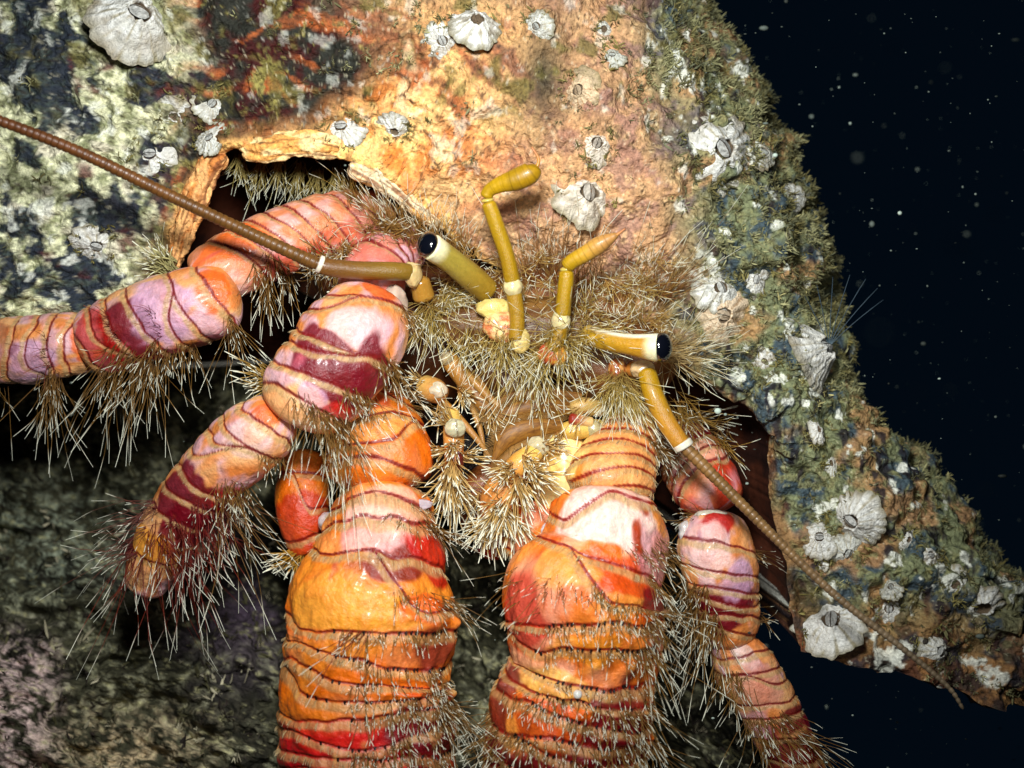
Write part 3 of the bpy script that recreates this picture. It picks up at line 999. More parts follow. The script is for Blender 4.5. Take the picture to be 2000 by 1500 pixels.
# ------------------------------------------------------------------ reef behind and below
GX, GY = np.meshgrid(np.linspace(-420, 1780, 560), np.linspace(560, 1800, 400), indexing='xy')
rz_ = -620 + 430 * sstep(640, 1750, GY) - 420 * sstep(1150, 1750, GX) + 150 * (1 - sstep(-100, 420, GX)) * sstep(900, 1500, GY)
rel = (fbm(GX / 190, GY / 190, 0, 101, 5) - 0.5) * 330 + np.abs(fbm(GX / 70, GY / 70, 0, 102, 4) - 0.5) * 150 + (fbm(GX / 30, GY / 30, 0, 103, 3) - .5) * 70 + (fbm(GX / 12, GY / 12, 0, 104, 2) - .5) * 16
rz_ = rz_ + rel
QX = (GX + 420) / 2200
XM = 1230 + 330 * sstep(900, 1600, GY) + (fbm(GY / 120, 0.5, 0, 109, 4) - .5) * 160
GX = -420 + (XM + 420) * np.sin(np.clip(QX * 1.12, 0, 1) * math.pi / 2)
rz_ = rz_ - 900 * np.clip(QX - .62, 0, 1) ** 2 * 5
rv = np.stack([(GX - 1000) * (D - rz_) / D, (750 - GY) * (D - rz_) / D, rz_], -1)
rX, rY, rZ = rv[..., 0], rv[..., 1], rv[..., 2]
ra, rb, rc_ = fbm(rX / 80, rY / 80, rZ / 80, 105, 4), fbm(rX / 22, rY / 22, rZ / 22, 106, 4), fbm(rX / 150, rY / 150, rZ / 150, 107, 4)
rd_ = fbm(rX / 10, rY / 10, rZ / 10, 110, 3)
rcol = mix(lin(70, 68, 50), lin(146, 144, 116), sstep(0.48, 0.64, rb))
rcol = mix(rcol, lin(30, 28, 22), sstep(0.5, 0.62, ra) * .8)
rcol = mix(rcol, lin(226, 196, 190), sstep(0.44, 0.56, rb * .7 + rd_ * .3) * sstep(1180, 1320, GY) * (1 - sstep(60, 150, GX)) * .9)
rcol = mix(rcol, lin(216, 190, 150), sstep(0.44, 0.56, rb * .6 + rd_ * .4) * gauss(GX, GY, 250, 1480, 140, 80) * .9)
rcol = mix(rcol, lin(150, 158, 136), sstep(.46, .58, rb * .6 + rd_ * .4) * gauss(GX, GY, 90, 1040, 170, 120) * .9)
rcol = mix(rcol, lin(84, 70, 84), sstep(.48, .6, rc_) * gauss(GX, GY, 480, 1180, 130, 130))
rcol = mix(rcol, lin(170, 164, 120), sstep(.60, .68, rd_ * .6 + rb * .4) * .8)
rcol = rcol * (.6 + .8 * rd_)[..., None]
reef = make('reef', rv.reshape(-1, 3), grid_faces(400, 560, closed=False), rcol.reshape(-1, 3), M['reef'])
tag(reef, 'dark lumpy reef rock under and behind the crab', 'reef', kind='structure')
rn = nrm(np.cross(np.gradient(rv, axis=0), np.gradient(rv, axis=1)))
rn[rn[..., 2] < 0] *= -1
pk = rng.choice(rv.shape[0] * rv.shape[1], 4200)
rp, rnn = rv.reshape(-1, 3)[pk], rn.reshape(-1, 3)[pk]
m_ = rng.random((len(pk), 1))
turf(rp, rnn, 6 + 20 * rng.random(len(pk)) ** 2.5, np.where(m_ < 0.2, lin(190, 180, 150), np.where(m_ < 0.6, lin(84, 80, 54), lin(50, 42, 38))), M['algae'], 'reef_turf', 6,
     'short brown and grey turf tufts growing over the reef rock', 'turf')

# ------------------------------------------------------------------ specks drifting in the water
us_, ts_ = np.meshgrid(np.linspace(.15, math.pi - .15, 6), np.linspace(0, 2 * math.pi, 8, endpoint=False), indexing='ij')
ball = np.stack([np.sin(us_) * np.cos(ts_), np.cos(us_), np.sin(us_) * np.sin(ts_)], -1).reshape(-1, 3)
tri = grid_faces(6, 8)


def octa(cn, r):
    return ball * r + cn


sv, sf, scl = [], [], []
for i in range(1000):
    if i < 800:
        px_, py_ = rng.uniform(1340, 2080), rng.uniform(-60, 1560)
        z_ = rng.uniform(-900, 300)
    else:
        px_, py_ = rng.uniform(-60, 2060), rng.uniform(-60, 1560)
        z_ = rng.uniform(150, 500)
    r_ = 0.6 + 1.3 * rng.random() ** 4 + (4.5 * rng.random() if rng.random() < 0.05 else 0)
    if i >= 800:
        r_ *= 0.55
    if i % 12 == 0:
        px_, py_, z_, r_ = rng.uniform(1350, 2050), rng.uniform(-40, 1540), rng.uniform(600, 2000), rng.uniform(0.8, 2.2)
    p_ = P(px_, py_, z_)
    e_ = np.array([r_ * (1 + rng.random()), r_ * (0.5 + rng.random()), r_])
    sf.append(tri + len(sv) * 48)
    sv.append(octa(p_, e_))
    if i % 12 == 0:
        r_dim = .4
    else:
        r_dim = 1.0
    scl.append(np.broadcast_to(r_dim * lin(190, 205, 190) * rng.uniform(0.15, 1.0) ** 2.2, (48, 3)))
snow = make('drifting_specks', np.vstack(sv), np.vstack(sf), np.vstack(scl), M['snow'])
tag(snow, 'tiny pale specks drifting in the dark water', 'specks', kind='stuff')

# ================================================================== the hermit crab
crab = empty('hermit_crab', P(1000, 900, 0))
tag(crab, 'orange and crimson banded hermit crab with bristly legs peering out of the shell', 'hermit crab')

PAL = dict(a=lin(226, 140, 72), b=lin(236, 176, 120), c=lin(220, 178, 190), line=lin(124, 22, 22), cw=0.85)
PAL_CL = dict(a=lin(230, 124, 18), b=lin(236, 152, 54), c=lin(236, 188, 160), line=lin(128, 30, 12), cw=0.2, sat=1.0)
PAL_CR = dict(a=lin(226, 110, 18), b=lin(238, 156, 70), c=lin(240, 206, 186), line=lin(142, 30, 12), cw=0.42, sat=1.0)
RED = lin(192, 32, 16)
CRM = lin(116, 6, 28)
LIL = lin(206, 160, 188)
ORG = lin(228, 108, 34)
YEL = lin(236, 160, 48)
PEACH = lin(238, 186, 146)


def limb(name, segs, hairsets, label=None, joints=None):
    o = make(name, *join(segs), M['crab'], crab)
    if label:
        o['label'] = label
    for (nm, h, mt) in hairsets:
        b = h.build(nm, mt, o)
        if b:
            b['kind'] = 'stuff'
    if joints:
        make('joint_skin', *join(joints), M['clear'], o)
    return o


# ---- upper left walking leg, reaching out to the left
a1 = Seg([(760, 430, -90), (660, 440, -20), (540, 476, 40), (430, 530, 80), (392, 560, 84)], [62, 66, 64, 60, 44], .9, lines=[40, 74, 110, 150, 190, 226, 262, 300, 334], wav=10, tilt=-.5,
         pal=dict(PAL, a=lin(226, 140, 96), b=lin(230, 164, 122), c=lin(228, 180, 172)), patches=[(330, -.6, 60, .6, ORG, .9), (150, .6, 60, .6, RED, .45), (60, .2, 60, 1.2, lin(220, 140, 120), .6), (250, .9, 70, .5, RED, .6)], seed=11, fringe=9)
a2 = Seg([(470, 572, 96), (400, 592, 106), (300, 626, 100), (200, 664, 80), (160, 680, 70)], [58, 74, 76, 68, 52], .9, lines=[46, 96, 140, 176, 220, 262, 300], wav=11, tilt=-.25,
         patches=[(40, -.3, 26, .6, ORG, .95), (205, .35, 44, 1.0, CRM, .95), (270, .2, 36, 1.0, RED, .8), (130, -.2, 44, .9, LIL, .75), (150, 1.5, 90, .5, CRM, .8)], seed=12)
a3 = Seg([(190, 668, 76), (110, 676, 66), (20, 686, 50), (-160, 690, 20)], [50, 62, 62, 50], .9, lines=[40, 74, 112, 150, 196, 240, 290], wav=12, tilt=.2,
         patches=[(10, 0, 20, 1, ORG, .9), (110, .4, 40, .6, LIL, .8), (190, -.3, 50, .9, CRM, .5)], seed=13)
hA, fA = Hair(4), Hair(3)
for g in (a1, a2, a3):
    g.fringe_hair(fA, 5.5, 6, 12)
for (g, s_, t0, t1, n_, l0, l1, pull) in (
        (a1, 150, .6, 1.9, 60, 30, 70, (-.2, -.5, .2)), (a1, 240, .5, 2.0, 90, 40, 90, (.1, -1.0, .3)), (a1, 300, .2, 1.6, 120, 40, 100, (.1, -1.0, .5)), (a1, 330, .4, 1.8, 120, 40, 95, (.15, -1.0, .4)),
        (a2, 60, .6, 1.5, 90, 40, 100, (.2, -1.0, .2)), (a2, 120, .9, 1.9, 80, 40, 100, (.1, -1.1, .1)), (a2, 176, .5, 1.6, 110, 40, 100, (-.2, -1.0, .2)), (a2, 220, .3, 1.9, 150, 50, 140, (-.4, -1.1, .2)),
        (a2, 262, .3, 1.9, 150, 50, 150, (-.3, -1.2, .2)), (a2, 300, .9, 2.0, 110, 60, 150, (.1, -1.3, .1)), (a3, 60, .7, 1.9, 110, 60, 140, (0, -1.3, .1)), (a3, 120, .8, 1.8, 90, 50, 120, (-.1, -1.2, .1)), (a3, 190, .3, 1.8, 70, 40, 100, (-.2, -1, .2))):
    g.row_tuft(hA, s_, t0, t1, n_, l0, l1, out=.7, along=.25, pull=pull, spread=.5, nmul=.42, sj=13)
for (g, s_, t0, t1, n_) in ((a2, 150, -.2, .6, 14), (a2, 200, -.4, .5, 18), (a3, 80, -.3, .8, 16), (a3, 180, -.6, .3, 14)):
    g.row_tuft(hA, s_, t0, t1, n_, 50, 95, out=.6, along=-.5, pull=(-.6, .35, .4), cb=CRIM, cm=RUST, ct=lin(150, 90, 60), spread=.2)
tuft(hA, P(330, 520, 60), (-.5, .35, .3), 90, .5, 30, 60, 1.5, 22, cb=lin(150, 140, 90), cm=lin(186, 176, 120))
limb('walking_leg', [a1, a2, a3], [('fringe', fA, M['fringe']), ('bristles', hA, M['hair'])], 'leg stretched out to the left frame edge')

# ---- second left walking leg, bent at the knee
b0 = Seg([(800, 470, -60), (740, 520, 30), (716, 600, 90)], [50, 62, 60], .9, lines=[30, 52, 76, 100, 120], wav=6, pal=dict(PAL, a=lin(214, 110, 92), b=lin(220, 140, 120)), seed=20, fringe=7)
b1 = Seg([(730, 570, 110), (700, 640, 150), (650, 712, 170), (590, 790, 176), (570, 822, 170)], [58, 92, 96, 84, 52], .85, lines=[52, 92, 138, 166, 206, 250], wav=12, tilt=-.22, partial=.2,
         patches=[(22, .25, 24, .5, ORG, .95), (110, -.1, 34, .6, lin(226, 186, 186), .8), (160, -.15, 30, .7, CRM, .95), (190, .45, 44, .7, CRM, .98), (150, .85, 40, .6, CRM, .95), (236, .2, 24, .4, LIL, .6), (235, .8, 22, .4, RED, .8)], seed=21, bulge=6)
b2 = Seg([(556, 800, 168), (500, 850, 160), (420, 920, 130), (350, 1010, 90), (300, 1100, 55), (280, 1160, 36)], [46, 66, 64, 60, 52, 34], .88, lines=[40, 76, 120, 160, 200, 240, 290, 340, 385], wav=11, tilt=-.2,
         patches=[(14, -.2, 30, .5, ORG, .9), (70, .1, 34, .6, lin(236, 200, 190), .6), (240, .1, 60, 1.4, CRM, .95), (310, .6, 70, .8, CRM, .95), (190, 1.0, 30, .5, RED, .7), (375, -.3, 40, 1.2, YEL, .8)], seed=22)
hB, fB = Hair(4), Hair(3)
for g in (b0, b1, b2):
    g.fringe_hair(fB, 5, 7, 14)
for (g, s_, t0, t1, n_, l0, l1, pull) in (
        (b1, 92, .8, 1.7, 70, 25, 55, (.3, -.8, .3)), (b1, 138, .7, 1.6, 130, 30, 80, (.4, -.8, .4)), (b1, 206, .5, 1.5, 150, 30, 80, (.5, -.8, .5)), (b1, 250, -.2, 1.4, 190, 40, 120, (.35, -1, .3)), (b1, 272, .2, 1.6, 150, 60, 190, (.5, -1.2, .2)),
        (b2, 120, .5, 1.4, 60, 25, 55, (.2, -.5, .6)), (b2, 160, .4, 1.6, 140, 30, 70, (.2, -.6, .5)), (b2, 200, .6, 1.8, 120, 60, 190, (.9, -1.0, .1)), (b2, 240, .2, 1.7, 160, 30, 120, (.7, -.8, .4)), (b2, 290, -.2, 1.7, 190, 30, 130, (.5, -.7, .5)),
        (b2, 340, -.6, 1.6, 200, 40, 150, (.6, -1, .4)), (b2, 392, -1.4, 1.5, 150, 60, 200, (.1, -1.3, -.2))):
    g.row_tuft(hB, s_, t0, t1, n_, l0, l1, out=.7, along=.3, pull=pull, spread=.5, nmul=.42, sj=13, cb=CRIM if (g is b2 and s_ > 170) else DGOLD, cm=RUST if (g is b2 and s_ > 230) else DTAN)
for (s_, n_) in ((300, 20), (345, 20), (390, 36)):
    b2.row_tuft(hB, s_, -1.7, -.5, n_, 40, 150, out=.8, along=.5, pull=(-.8, -.1, .2), cb=CRIM, cm=lin(110, 70, 56), spread=.35)
tuft(hB, P(536, 748, 140), (-1, .1, .2), 60, .5, 25, 60, 1.4, 16)
tuft(hB, P(540, 736, 140), (-1, .25, .2), 16, .4, 50, 90, 1.4, 8)
tuft(hB, P(690, 590, 120), (-.9, -.1, .4), 70, .6, 25, 50, 1.3, 14, cm=BEIGE)
jB = [blob(700, 575, 130, 46, 20, 24, lin(214, 208, 206), 5), blob(768, 600, 96, 30, 44, 40, lin(206, 180, 160), 6)]
limb('walking_leg', [b0, b1, b2], [('fringe', fB, M['fringe']), ('bristles', hB, M['hair'])], 'bent leg with a large knee in front, crimson toward its tip', jB)

# ---- right walking leg beside the right claw
e0 = Seg([(1300, 840, -120), (1350, 900, -70), (1384, 960, -20), (1398, 1000, 0)], [50, 66, 66, 54], .9, lines=[30, 62, 96, 124, 150], wav=9, tilt=-.3,
         patches=[(50, 0, 60, 1.5, CRM, .95), (120, .3, 30, .8, lin(236, 170, 140), .9)], seed=31, pal=dict(PAL, a=lin(206, 70, 40)))
e1 = Seg([(1392, 1000, 10), (1396, 1060, 30), (1410, 1130, 36), (1424, 1210, 30), (1430, 1262, 20)], [52, 72, 70, 58, 40], .9, lines=[72, 112, 142, 166, 192, 220], wav=9, tilt=.35,
         patches=[(30, .1, 22, .5, RED, .95), (86, -.3, 40, .6, lin(238, 196, 190), .8), (168, -.2, 30, 1.2, CRM, .98), (200, -.4, 26, .9, CRM, .98), (130, .4, 26, .6, LIL, .8)], seed=32)
e2 = Seg([(1418, 1240, 14), (1452, 1300, 14), (1500, 1380, 6), (1550, 1480, -6), (1590, 1600, -20)], [38, 58, 58, 54, 46], .9, lines=[40, 74, 106, 142, 176, 220, 270], wav=9, tilt=.45,
         patches=[(40, .2, 30, .4, lin(236, 206, 196), .8), (110, 0, 60, .9, lin(222, 150, 140), .6), (196, .5, 30, .8, CRM, .9), (270, 0, 60, 2, CRM, .9)], seed=33)
hE, fE = Hair(4), Hair(3)
for g in (e0, e1, e2):
    g.fringe_hair(fE, 5.5, 6, 12)
for (g, s_, t0, t1, n_, l0, l1, pull) in (
        (e0, 30, -.9, 1, 130, 25, 60, (.2, -.6, .6)), (e0, 80, -1, .8, 90, 25, 60, (.3, -.7, .5)), (e0, 62, .9, 1.8, 80, 40, 90, (.9, .1, .1)), (e1, 10, -1.6, -.3, 100, 30, 75, (-.5, -.5, .2)),
        (e1, 142, -1.5, -.5, 130, 40, 90, (-.3, -.9, .3)), (e1, 192, -1.5, -.4, 150, 50, 120, (-.3, -1, .3)), (e1, 225, -1.6, -.3, 150, 50, 120, (-.2, -1, .3)), (e1, 62, 1.2, 1.8, 50, 35, 60, (1, -.1, 0)), (e1, 190, 1.2, 1.8, 40, 30, 50, (1, 0, 0)),
        (e2, 106, -1.5, -.1, 130, 40, 110, (.3, -.8, .4)), (e2, 176, -1.2, .4, 170, 40, 120, (.5, -.7, .4)), (e2, 220, -1, .8, 160, 50, 130, (.8, -.3, .3))):
    g.row_tuft(hE, s_, t0, t1, n_, l0, l1, out=.7, along=.25, pull=pull, spread=.5, nmul=.42, sj=13)
jE = [blob(1345, 1042, 40, 20, 26, 18, lin(214, 204, 198), 8), blob(1392, 1008, 50, 34, 12, 16, lin(206, 196, 176), 9)]
limb('walking_leg', [e0, e1, e2], [('fringe', fE, M['fringe']), ('bristles', hE, M['hair'])], 'leg right of the right claw, running down to the bottom edge', jE)

# ---- left claw
c0 = Seg([(690, 770, 0), (722, 830, 60), (742, 900, 100), (746, 965, 116)], [74, 88, 100, 84], .85, lines=[24, 52, 86, 122, 166, 192], wav=9, tilt=.16, pal=PAL_CL, seed=41, fringe=14,
         patches=[(40, 0, 70, 1.5, lin(190, 90, 44), .8), (140, 0, 24, 1.5, lin(244, 168, 92), .9)])
cl = Seg([(600, 880, -20), (590, 960, 10), (596, 1040, 20), (610, 1085, 20)], [40, 50, 44, 30], .9, lines=[60, 120, 170], wav=8, pal=PAL_CL, seed=42, patches=[(150, 0, 60, 2, RED, .7)])
c1 = Seg([(748, 960, 96), (745, 1020, 140), (738, 1090, 160), (726, 1170, 170), (722, 1245, 172), (711, 1320, 170), (714, 1400, 168), (716, 1500, 160), (718, 1640, 130)], [82, 100, 121, 150, 152, 152, 158, 160, 154], .80,
         lines=[24, 60, 90, 130, 200, 256, 302, 340, 376, 412, 446, 480, 512, 546, 584], tubs=[(180, 620, .15, 1.5, 46, 10), (250, 620, -1.2, .1, 12, 5)], lump=14, wav=25, tilt=.03, pal=PAL_CL, seed=43, fringe=17, bulge=6.5, partial=.2,
         patches=[(150, .35, 30, .5, CRM, .85), (100, -.1, 36, .5, lin(238, 180, 176), .8), (122, 1.1, 60, .5, RED, .9), (222, -.3, 34, 1.0, lin(240, 170, 66), .8), (210, .8, 30, .4, ORG, .8), (66, .2, 30, .6, lin(240, 190, 170), .8), (470, 1.0, 190, .42, CRM, .75), (540, 0, 90, 1.4, lin(176, 16, 26), .85), (425, -.2, 18, .9, lin(222, 52, 34), .9), (455, -.1, 22, 1.1, lin(220, 46, 36), .9), (505, 0, 40, 1.2, lin(206, 30, 44), .9), (423, .62, 50, .3, CRM, .9), (475, .9, 60, .4, CRM, .8), (365, .9, 40, .4, ORG, .9)],
         bumps=[(250, .75, 30, .28, 14), (262, 1.15, 24, .24, 12), (365, .55, 20, .2, 14), (367, 1.0, 18, .18, 13), (405, .42, 18, .18, 12), (417, .95, 18, .2, 12), (450, .6, 18, .2, 13), (455, 1.1, 18, .2, 10), (495, .4, 18, .2, 11), (490, .85, 18, .2, 12)])
hC, fC = Hair(4), Hair(3)
tC = Hair(3)
dots(c1, tC, .1, 1.35, 15, 240)
dots(c1, tC, -.6, .1, 16, 240, .4)
for g in (c0, c1):
    g.fringe_hair(fC, 3.6, 9, 18)
for (g, s_, t0, t1, n_, l0, l1, pull) in (
        (c0, 30, -1.2, 1.2, 160, 40, 110, (.15, -.9, .5)), (c0, 70, -1.3, -.1, 120, 50, 130, (.1, -1, .5)), (c0, 112, -.3, 1.2, 100, 14, 40, (0, -.8, .5)), (c0, 80, .8, 1.9, 90, 60, 110, (1, .2, .3)), (c0, 160, -1.2, -.2, 100, 20, 60, (.1, -1, .3)),
        (c1, 48, .5, 1.2, 50, 15, 45, (.7, -.5, .3)), (c1, 104, .1, .8, 80, 15, 50, (-.3, -.7, .4)), (c1, 110, .75, 1.5, 120, 25, 110, (1.0, -.3, .2)), (c1, 196, .3, .9, 110, 18, 55, (-.1, -.8, .5)), (c1, 200, .8, 1.5, 110, 25, 120, (1, -.35, .2)),
        (c1, 240, -.3, .5, 130, 20, 60, (-.1, -.9, .4)), (c1, 270, .5, 1.1, 80, 15, 40, (.2, -.9, .3)),
        (c1, 355, .3, 1.3, 130, 20, 70, (.4, -.7, .5)), (c1, 389, .9, 1.6, 120, 30, 130, (1, -.5, .2)), (c1, 413, .2, 1.1, 100, 15, 45, (.2, -.8, .5)), (c1, 441, .3, 1.3, 150, 20, 70, (.3, -.8, .4)), (c1, 455, .9, 1.6, 110, 30, 120, (1, -.5, .2)),
        (c1, 489, -.2, 1.3, 190, 20, 60, (.1, -.8, .5)), (c1, 513, -.1, 1.5, 170, 20, 80, (.3, -.8, .4))):
    g.row_tuft(hC, s_, t0, t1, n_, l0 * .8, 22 + (l1 - 22) * .72, out=.6, along=.5, pull=pull, spread=.36, nmul=.45, sj=8)
c1.row_tuft(hC, 246, -.2, .1, 12, 70, 110, out=.5, along=.4, pull=(-.9, -.3, .5), cb=RUST, cm=RUST)
tuft(hC, P(590, 1075, 30), (-.5, -.6, .1), 80, .5, 30, 70, 1.5, 16, cm=lin(180, 130, 40))
for ln_ in (304, 340, 376, 412, 446, 480, 512, 546):
    c1.row_tuft(hC, ln_, -.1, 1.2, 80, 12, 42, out=.55, along=.7, pull=(.1, -.4, .4), spread=.3, sj=5, cb=CRIM, cm=DTAN)
jC = [blob(640, 1020, 70, 20, 18, 20, lin(222, 200, 196), 10), blob(800, 985, 170, 44, 12, 14, lin(196, 176, 180), 11)]
limb('claw', [c0, cl, c1], [('fringe', fC, M['fringe']), ('bristles', hC, M['hair']), ('spines', tC, M['crab'])], 'left claw arm, evenly orange, hanging straight down', jC)

# ---- right claw
d0 = Seg([(1262, 810, -20), (1222, 870, 70), (1196, 930, 110), (1182, 985, 124)], [40, 62, 82, 88], .85, lines=[60, 92, 120, 146, 172, 198, 222], partial=0, wav=6, tilt=-.30, pal=PAL_CR, seed=51, fringe=13,
         patches=[(150, -1.2, 90, .45, lin(246, 214, 140), .9), (140, .2, 120, 1.4, lin(244, 178, 114), .85)])  # first patch: strong light on the left side, painted as pale yellow
dl = Seg([(1060, 985, 90), (1030, 1040, 96), (1010, 1096, 90)], [40, 44, 34], .85, lines=[96], wav=4, pal=PAL_CR, seed=52, fringe=20)
dl2 = Seg([(1000, 985, 40), (970, 1040, 40), (950, 1090, 30)], [30, 34, 22], .85, pal=dict(PAL_CR, a=lin(190, 60, 20), b=lin(170, 44, 18), cw=.1), seed=53)
d1 = Seg([(1190, 965, 120), (1184, 1020, 150), (1176, 1080, 165), (1146, 1160, 180), (1142, 1230, 180), (1138, 1300, 176), (1128, 1345, 172), (1112, 1410, 168), (1100, 1500, 150), (1090, 1640, 120)], [90, 108, 116, 148, 143, 131, 141, 150, 145, 136], .82,
         lines=[12, 46, 134, 196, 236, 284, 334, 370, 404, 434, 464, 494, 524, 560], tubs=[(170, 600, -.2, 1.5, 46, 10), (260, 600, -1.4, -.2, 18, 8)], lump=14, wav=24, tilt=lambda q: -.14 * (1 - min(1, q * 2.6)), pal=PAL_CR, seed=54, fringe=15, bulge=6.5, partial=.2,
         patches=[(78, -.1, 34, .9, lin(246, 214, 206), .9), (30, -.1, 24, .8, lin(244, 206, 196), .8), (155, .25, 30, .6, lin(222, 92, 20), .9), (185, 1.0, 44, .4, CRM, .9), (112, 1.0, 36, .4, lin(210, 150, 160), .7), (240, -1.0, 40, .4, RED, .7), (270, .1, 34, .4, YEL, .7), (170, -.4, 26, .4, lin(246, 180, 90), .7), (470, .8, 180, .45, CRM, .8), (540, -.2, 60, 1.2, lin(170, 14, 30), .8), (352, -.35, 30, .5, lin(246, 190, 100), .8), (372, .4, 36, .3, CRM, .9), (432, .5, 50, .8, CRM, .95), (492, .3, 60, 1.1, CRM, .95), (442, -1.1, 80, .3, CRM, .8), (412, -.4, 40, .5, ORG, .9)],
         bumps=[(262, .12, 32, .25, 16), (240, .6, 26, .24, 12), (180, .2, 26, .3, 10), (285, .6, 30, .3, 10), (356, -.3, 24, .3, 14), (404, -.5, 22, .22, 14), (408, .0, 20, .2, 12), (442, -.3, 20, .2, 12), (372, .5, 26, .3, 10), (462, .2, 20, .2, 12), (472, -.6, 20, .2, 12), (422, .6, 20, .2, 11), (502, -.1, 20, .25, 12)])
hD, fD = Hair(4), Hair(3)
tD = Hair(3)
dots(d1, tD, -.7, 1.1, 15, 180)
for g in (d0, d1):
    g.fringe_hair(fD, 3.6, 9, 18)
dl.fringe_hair(fD, 2.0, 16, 28, cm=lin(206, 190, 150))
for (g, s_, t0, t1, n_, l0, l1, pull) in (
        (d0, 16, -.9, 1.2, 110, 30, 80, (.1, -.9, .6)), (d0, 78, .6, 1.4, 90, 40, 90, (.9, -.5, .4)), (d0, 118, .3, 1.3, 110, 30, 80, (.9, -.5, .4)),
        (d1, 110, .2, .9, 60, 15, 50, (.6, -.4, .4)), (d1, 100, .7, 1.5, 100, 30, 110, (1, -.4, .3)), (d1, 138, .7, 1.4, 110, 20, 80, (.6, -.8, .4)), (d1, 172, -.1, .6, 120, 20, 70, (.2, -.8, .5)), (d1, 168, .6, 1.5, 110, 30, 120, (.9, -.6, .3)), (d1, 206, -1.5, -.5, 60, 25, 80, (-.8, -.2, .3)),
        (d1, 240, -.4, .3, 80, 16, 50, (-.1, -.9, .4)), (d1, 246, .4, 1.1, 120, 25, 110, (.8, -.7, .4)), (d1, 290, .2, 1.2, 140, 25, 120, (.8, -.8, .3)),
        (d1, 368, -.8, .6, 140, 15, 55, (0, -.8, .5)), (d1, 382, .3, 1.4, 140, 40, 130, (.8, -.9, .3)), (d1, 404, -1.2, .5, 150, 15, 50, (-.1, -.8, .5)), (d1, 422, .2, 1.5, 130, 40, 130, (.7, -1, .3)),
        (d1, 432, -1.6, -.6, 90, 30, 110, (-1, -.3, .2)), (d1, 462, -1.2, 1.2, 190, 15, 60, (0, -.8, .5)), (d1, 492, -1.3, 1.3, 190, 20, 70, (.1, -.8, .5)), (d1, 502, -1.6, -.6, 90, 30, 110, (-1, -.3, .2)), (d1, 518, -1, 1.3, 160, 20, 70, (.1, -.8, .5))):
    g.row_tuft(hD, s_, t0, t1, n_, l0 * .8, 22 + (l1 - 22) * .7, out=.6, along=.5, pull=pull, spread=.36, nmul=.45, sj=8)
for ln_ in (196, 236, 284, 334, 370, 404, 434, 464, 494, 524):
    d1.row_tuft(hD, ln_, -.6, 1.1, 80, 12, 42, out=.55, along=.7, pull=(.1, -.4, .4), spread=.3, sj=5, cb=CRIM, cm=DTAN)
jD_lit = [blob(1084, 1042, 130, 26, 24, 24, lin(220, 214, 220), 12), blob(1100, 930, 60, 62, 96, 50, lin(246, 222, 150), 14, rough=.12, col2=lin(240, 196, 110))]  # a joint, then an added cream lump with strong light put into its colour
clawr = limb('claw', [d0, dl, dl2, d1], [('fringe', fD, M['fringe']), ('bristles', hD, M['hair']), ('spines', tD, M['crab'])], 'right claw arm, paler at the top and crimson below', jD_lit)

tp, tn, tt_ = d1.at(np.array([352.0]), np.array([-.05]))
tp = tp[0]
tq = [tp, tp + np.array([0, -6, 8.0])]


def knob(c3, r, col, seed):
    v, f, c = blob(1000, 750, 0, r, r, r, col, seed, .15, 14)
    return v + c3, f, c


make('knob', *knob(tp, 8, lin(214, 212, 206), 13), M['clear'], clawr)

# ---- head and body in the shell mouth
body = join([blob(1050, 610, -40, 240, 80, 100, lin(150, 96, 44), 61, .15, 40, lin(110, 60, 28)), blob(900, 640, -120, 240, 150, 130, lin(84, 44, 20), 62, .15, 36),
             blob(1030, 640, 60, 190, 60, 60, lin(128, 88, 38), 63, .22, 36, lin(92, 56, 24)), blob(1200, 700, -20, 130, 90, 80, lin(128, 78, 36), 64, .2, 30), blob(1000, 860, -240, 240, 180, 110, lin(36, 16, 8), 65, .3, 40, lin(20, 9, 5), 4),  # near-black deep lump: shade of the mouth interior put into its colour
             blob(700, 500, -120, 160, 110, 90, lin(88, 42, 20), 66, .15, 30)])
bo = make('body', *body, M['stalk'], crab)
hH = Hair(4)
CREAMH = lin(182, 156, 84)


def spray(px, py, z, d, n, sp, l0, l1, rr=14, **k):
    n = max(4, int(n * .75))
    k.setdefault('r', .66)
    tuft(hH, P(px, py, z), (d[0], -d[1], d[2]), n, sp, l0, l1, root_r=rr, **k)


# long sprays hanging under the face (directions: x, y down, z)
spray(838, 600, 90, (0, 1, .5), 240, 1.1, 50, 120, 26, cm=CREAMH)
spray(880, 570, 70, (.3, .8, .7), 120, .8, 40, 90, 26, cm=CREAMH)
spray(925, 640, 100, (-.1, 1, .5), 130, .8, 40, 110, 30, cm=CREAMH)
spray(985, 660, 130, (-.1, 1, .5), 270, 1.1, 40, 110, 34, cm=CREAMH)
spray(1040, 690, 120, (0, 1, .4), 130, .6, 50, 140, 26, cm=CREAMH)
spray(1095, 660, 140, (0, .9, .6), 330, 1.3, 40, 115, 32, cm=CREAMH)
spray(1140, 640, 110, (.5, .5, .7), 150, 1.0, 40, 100, 34, cm=CREAMH)
spray(1206, 735, 110, (0, 1, .4), 270, .85, 50, 125, 22, cm=CREAMH)
spray(1235, 760, 90, (.2, 1, .3), 120, .6, 50, 110, 26, cm=CREAMH)
# short cover on the head
for _ in range(20):
    spray(rng.uniform(860, 1290), rng.uniform(520, 640), 60 + 40 * rng.random(), (rng.normal() * .6, rng.normal() * .6, .8), 26, .8, 25, 62, 14, cm=CREAMH)
for _ in range(120):
    spray(rng.uniform(880, 1300), rng.uniform(500, 660), 40 + 60 * rng.random(), (rng.normal() * .8, rng.normal() * .8 - .1, .7), 14, .9, 25, 70, 10, cb=lin(150, 104, 44), cm=lin(186, 152, 84), r=.65)
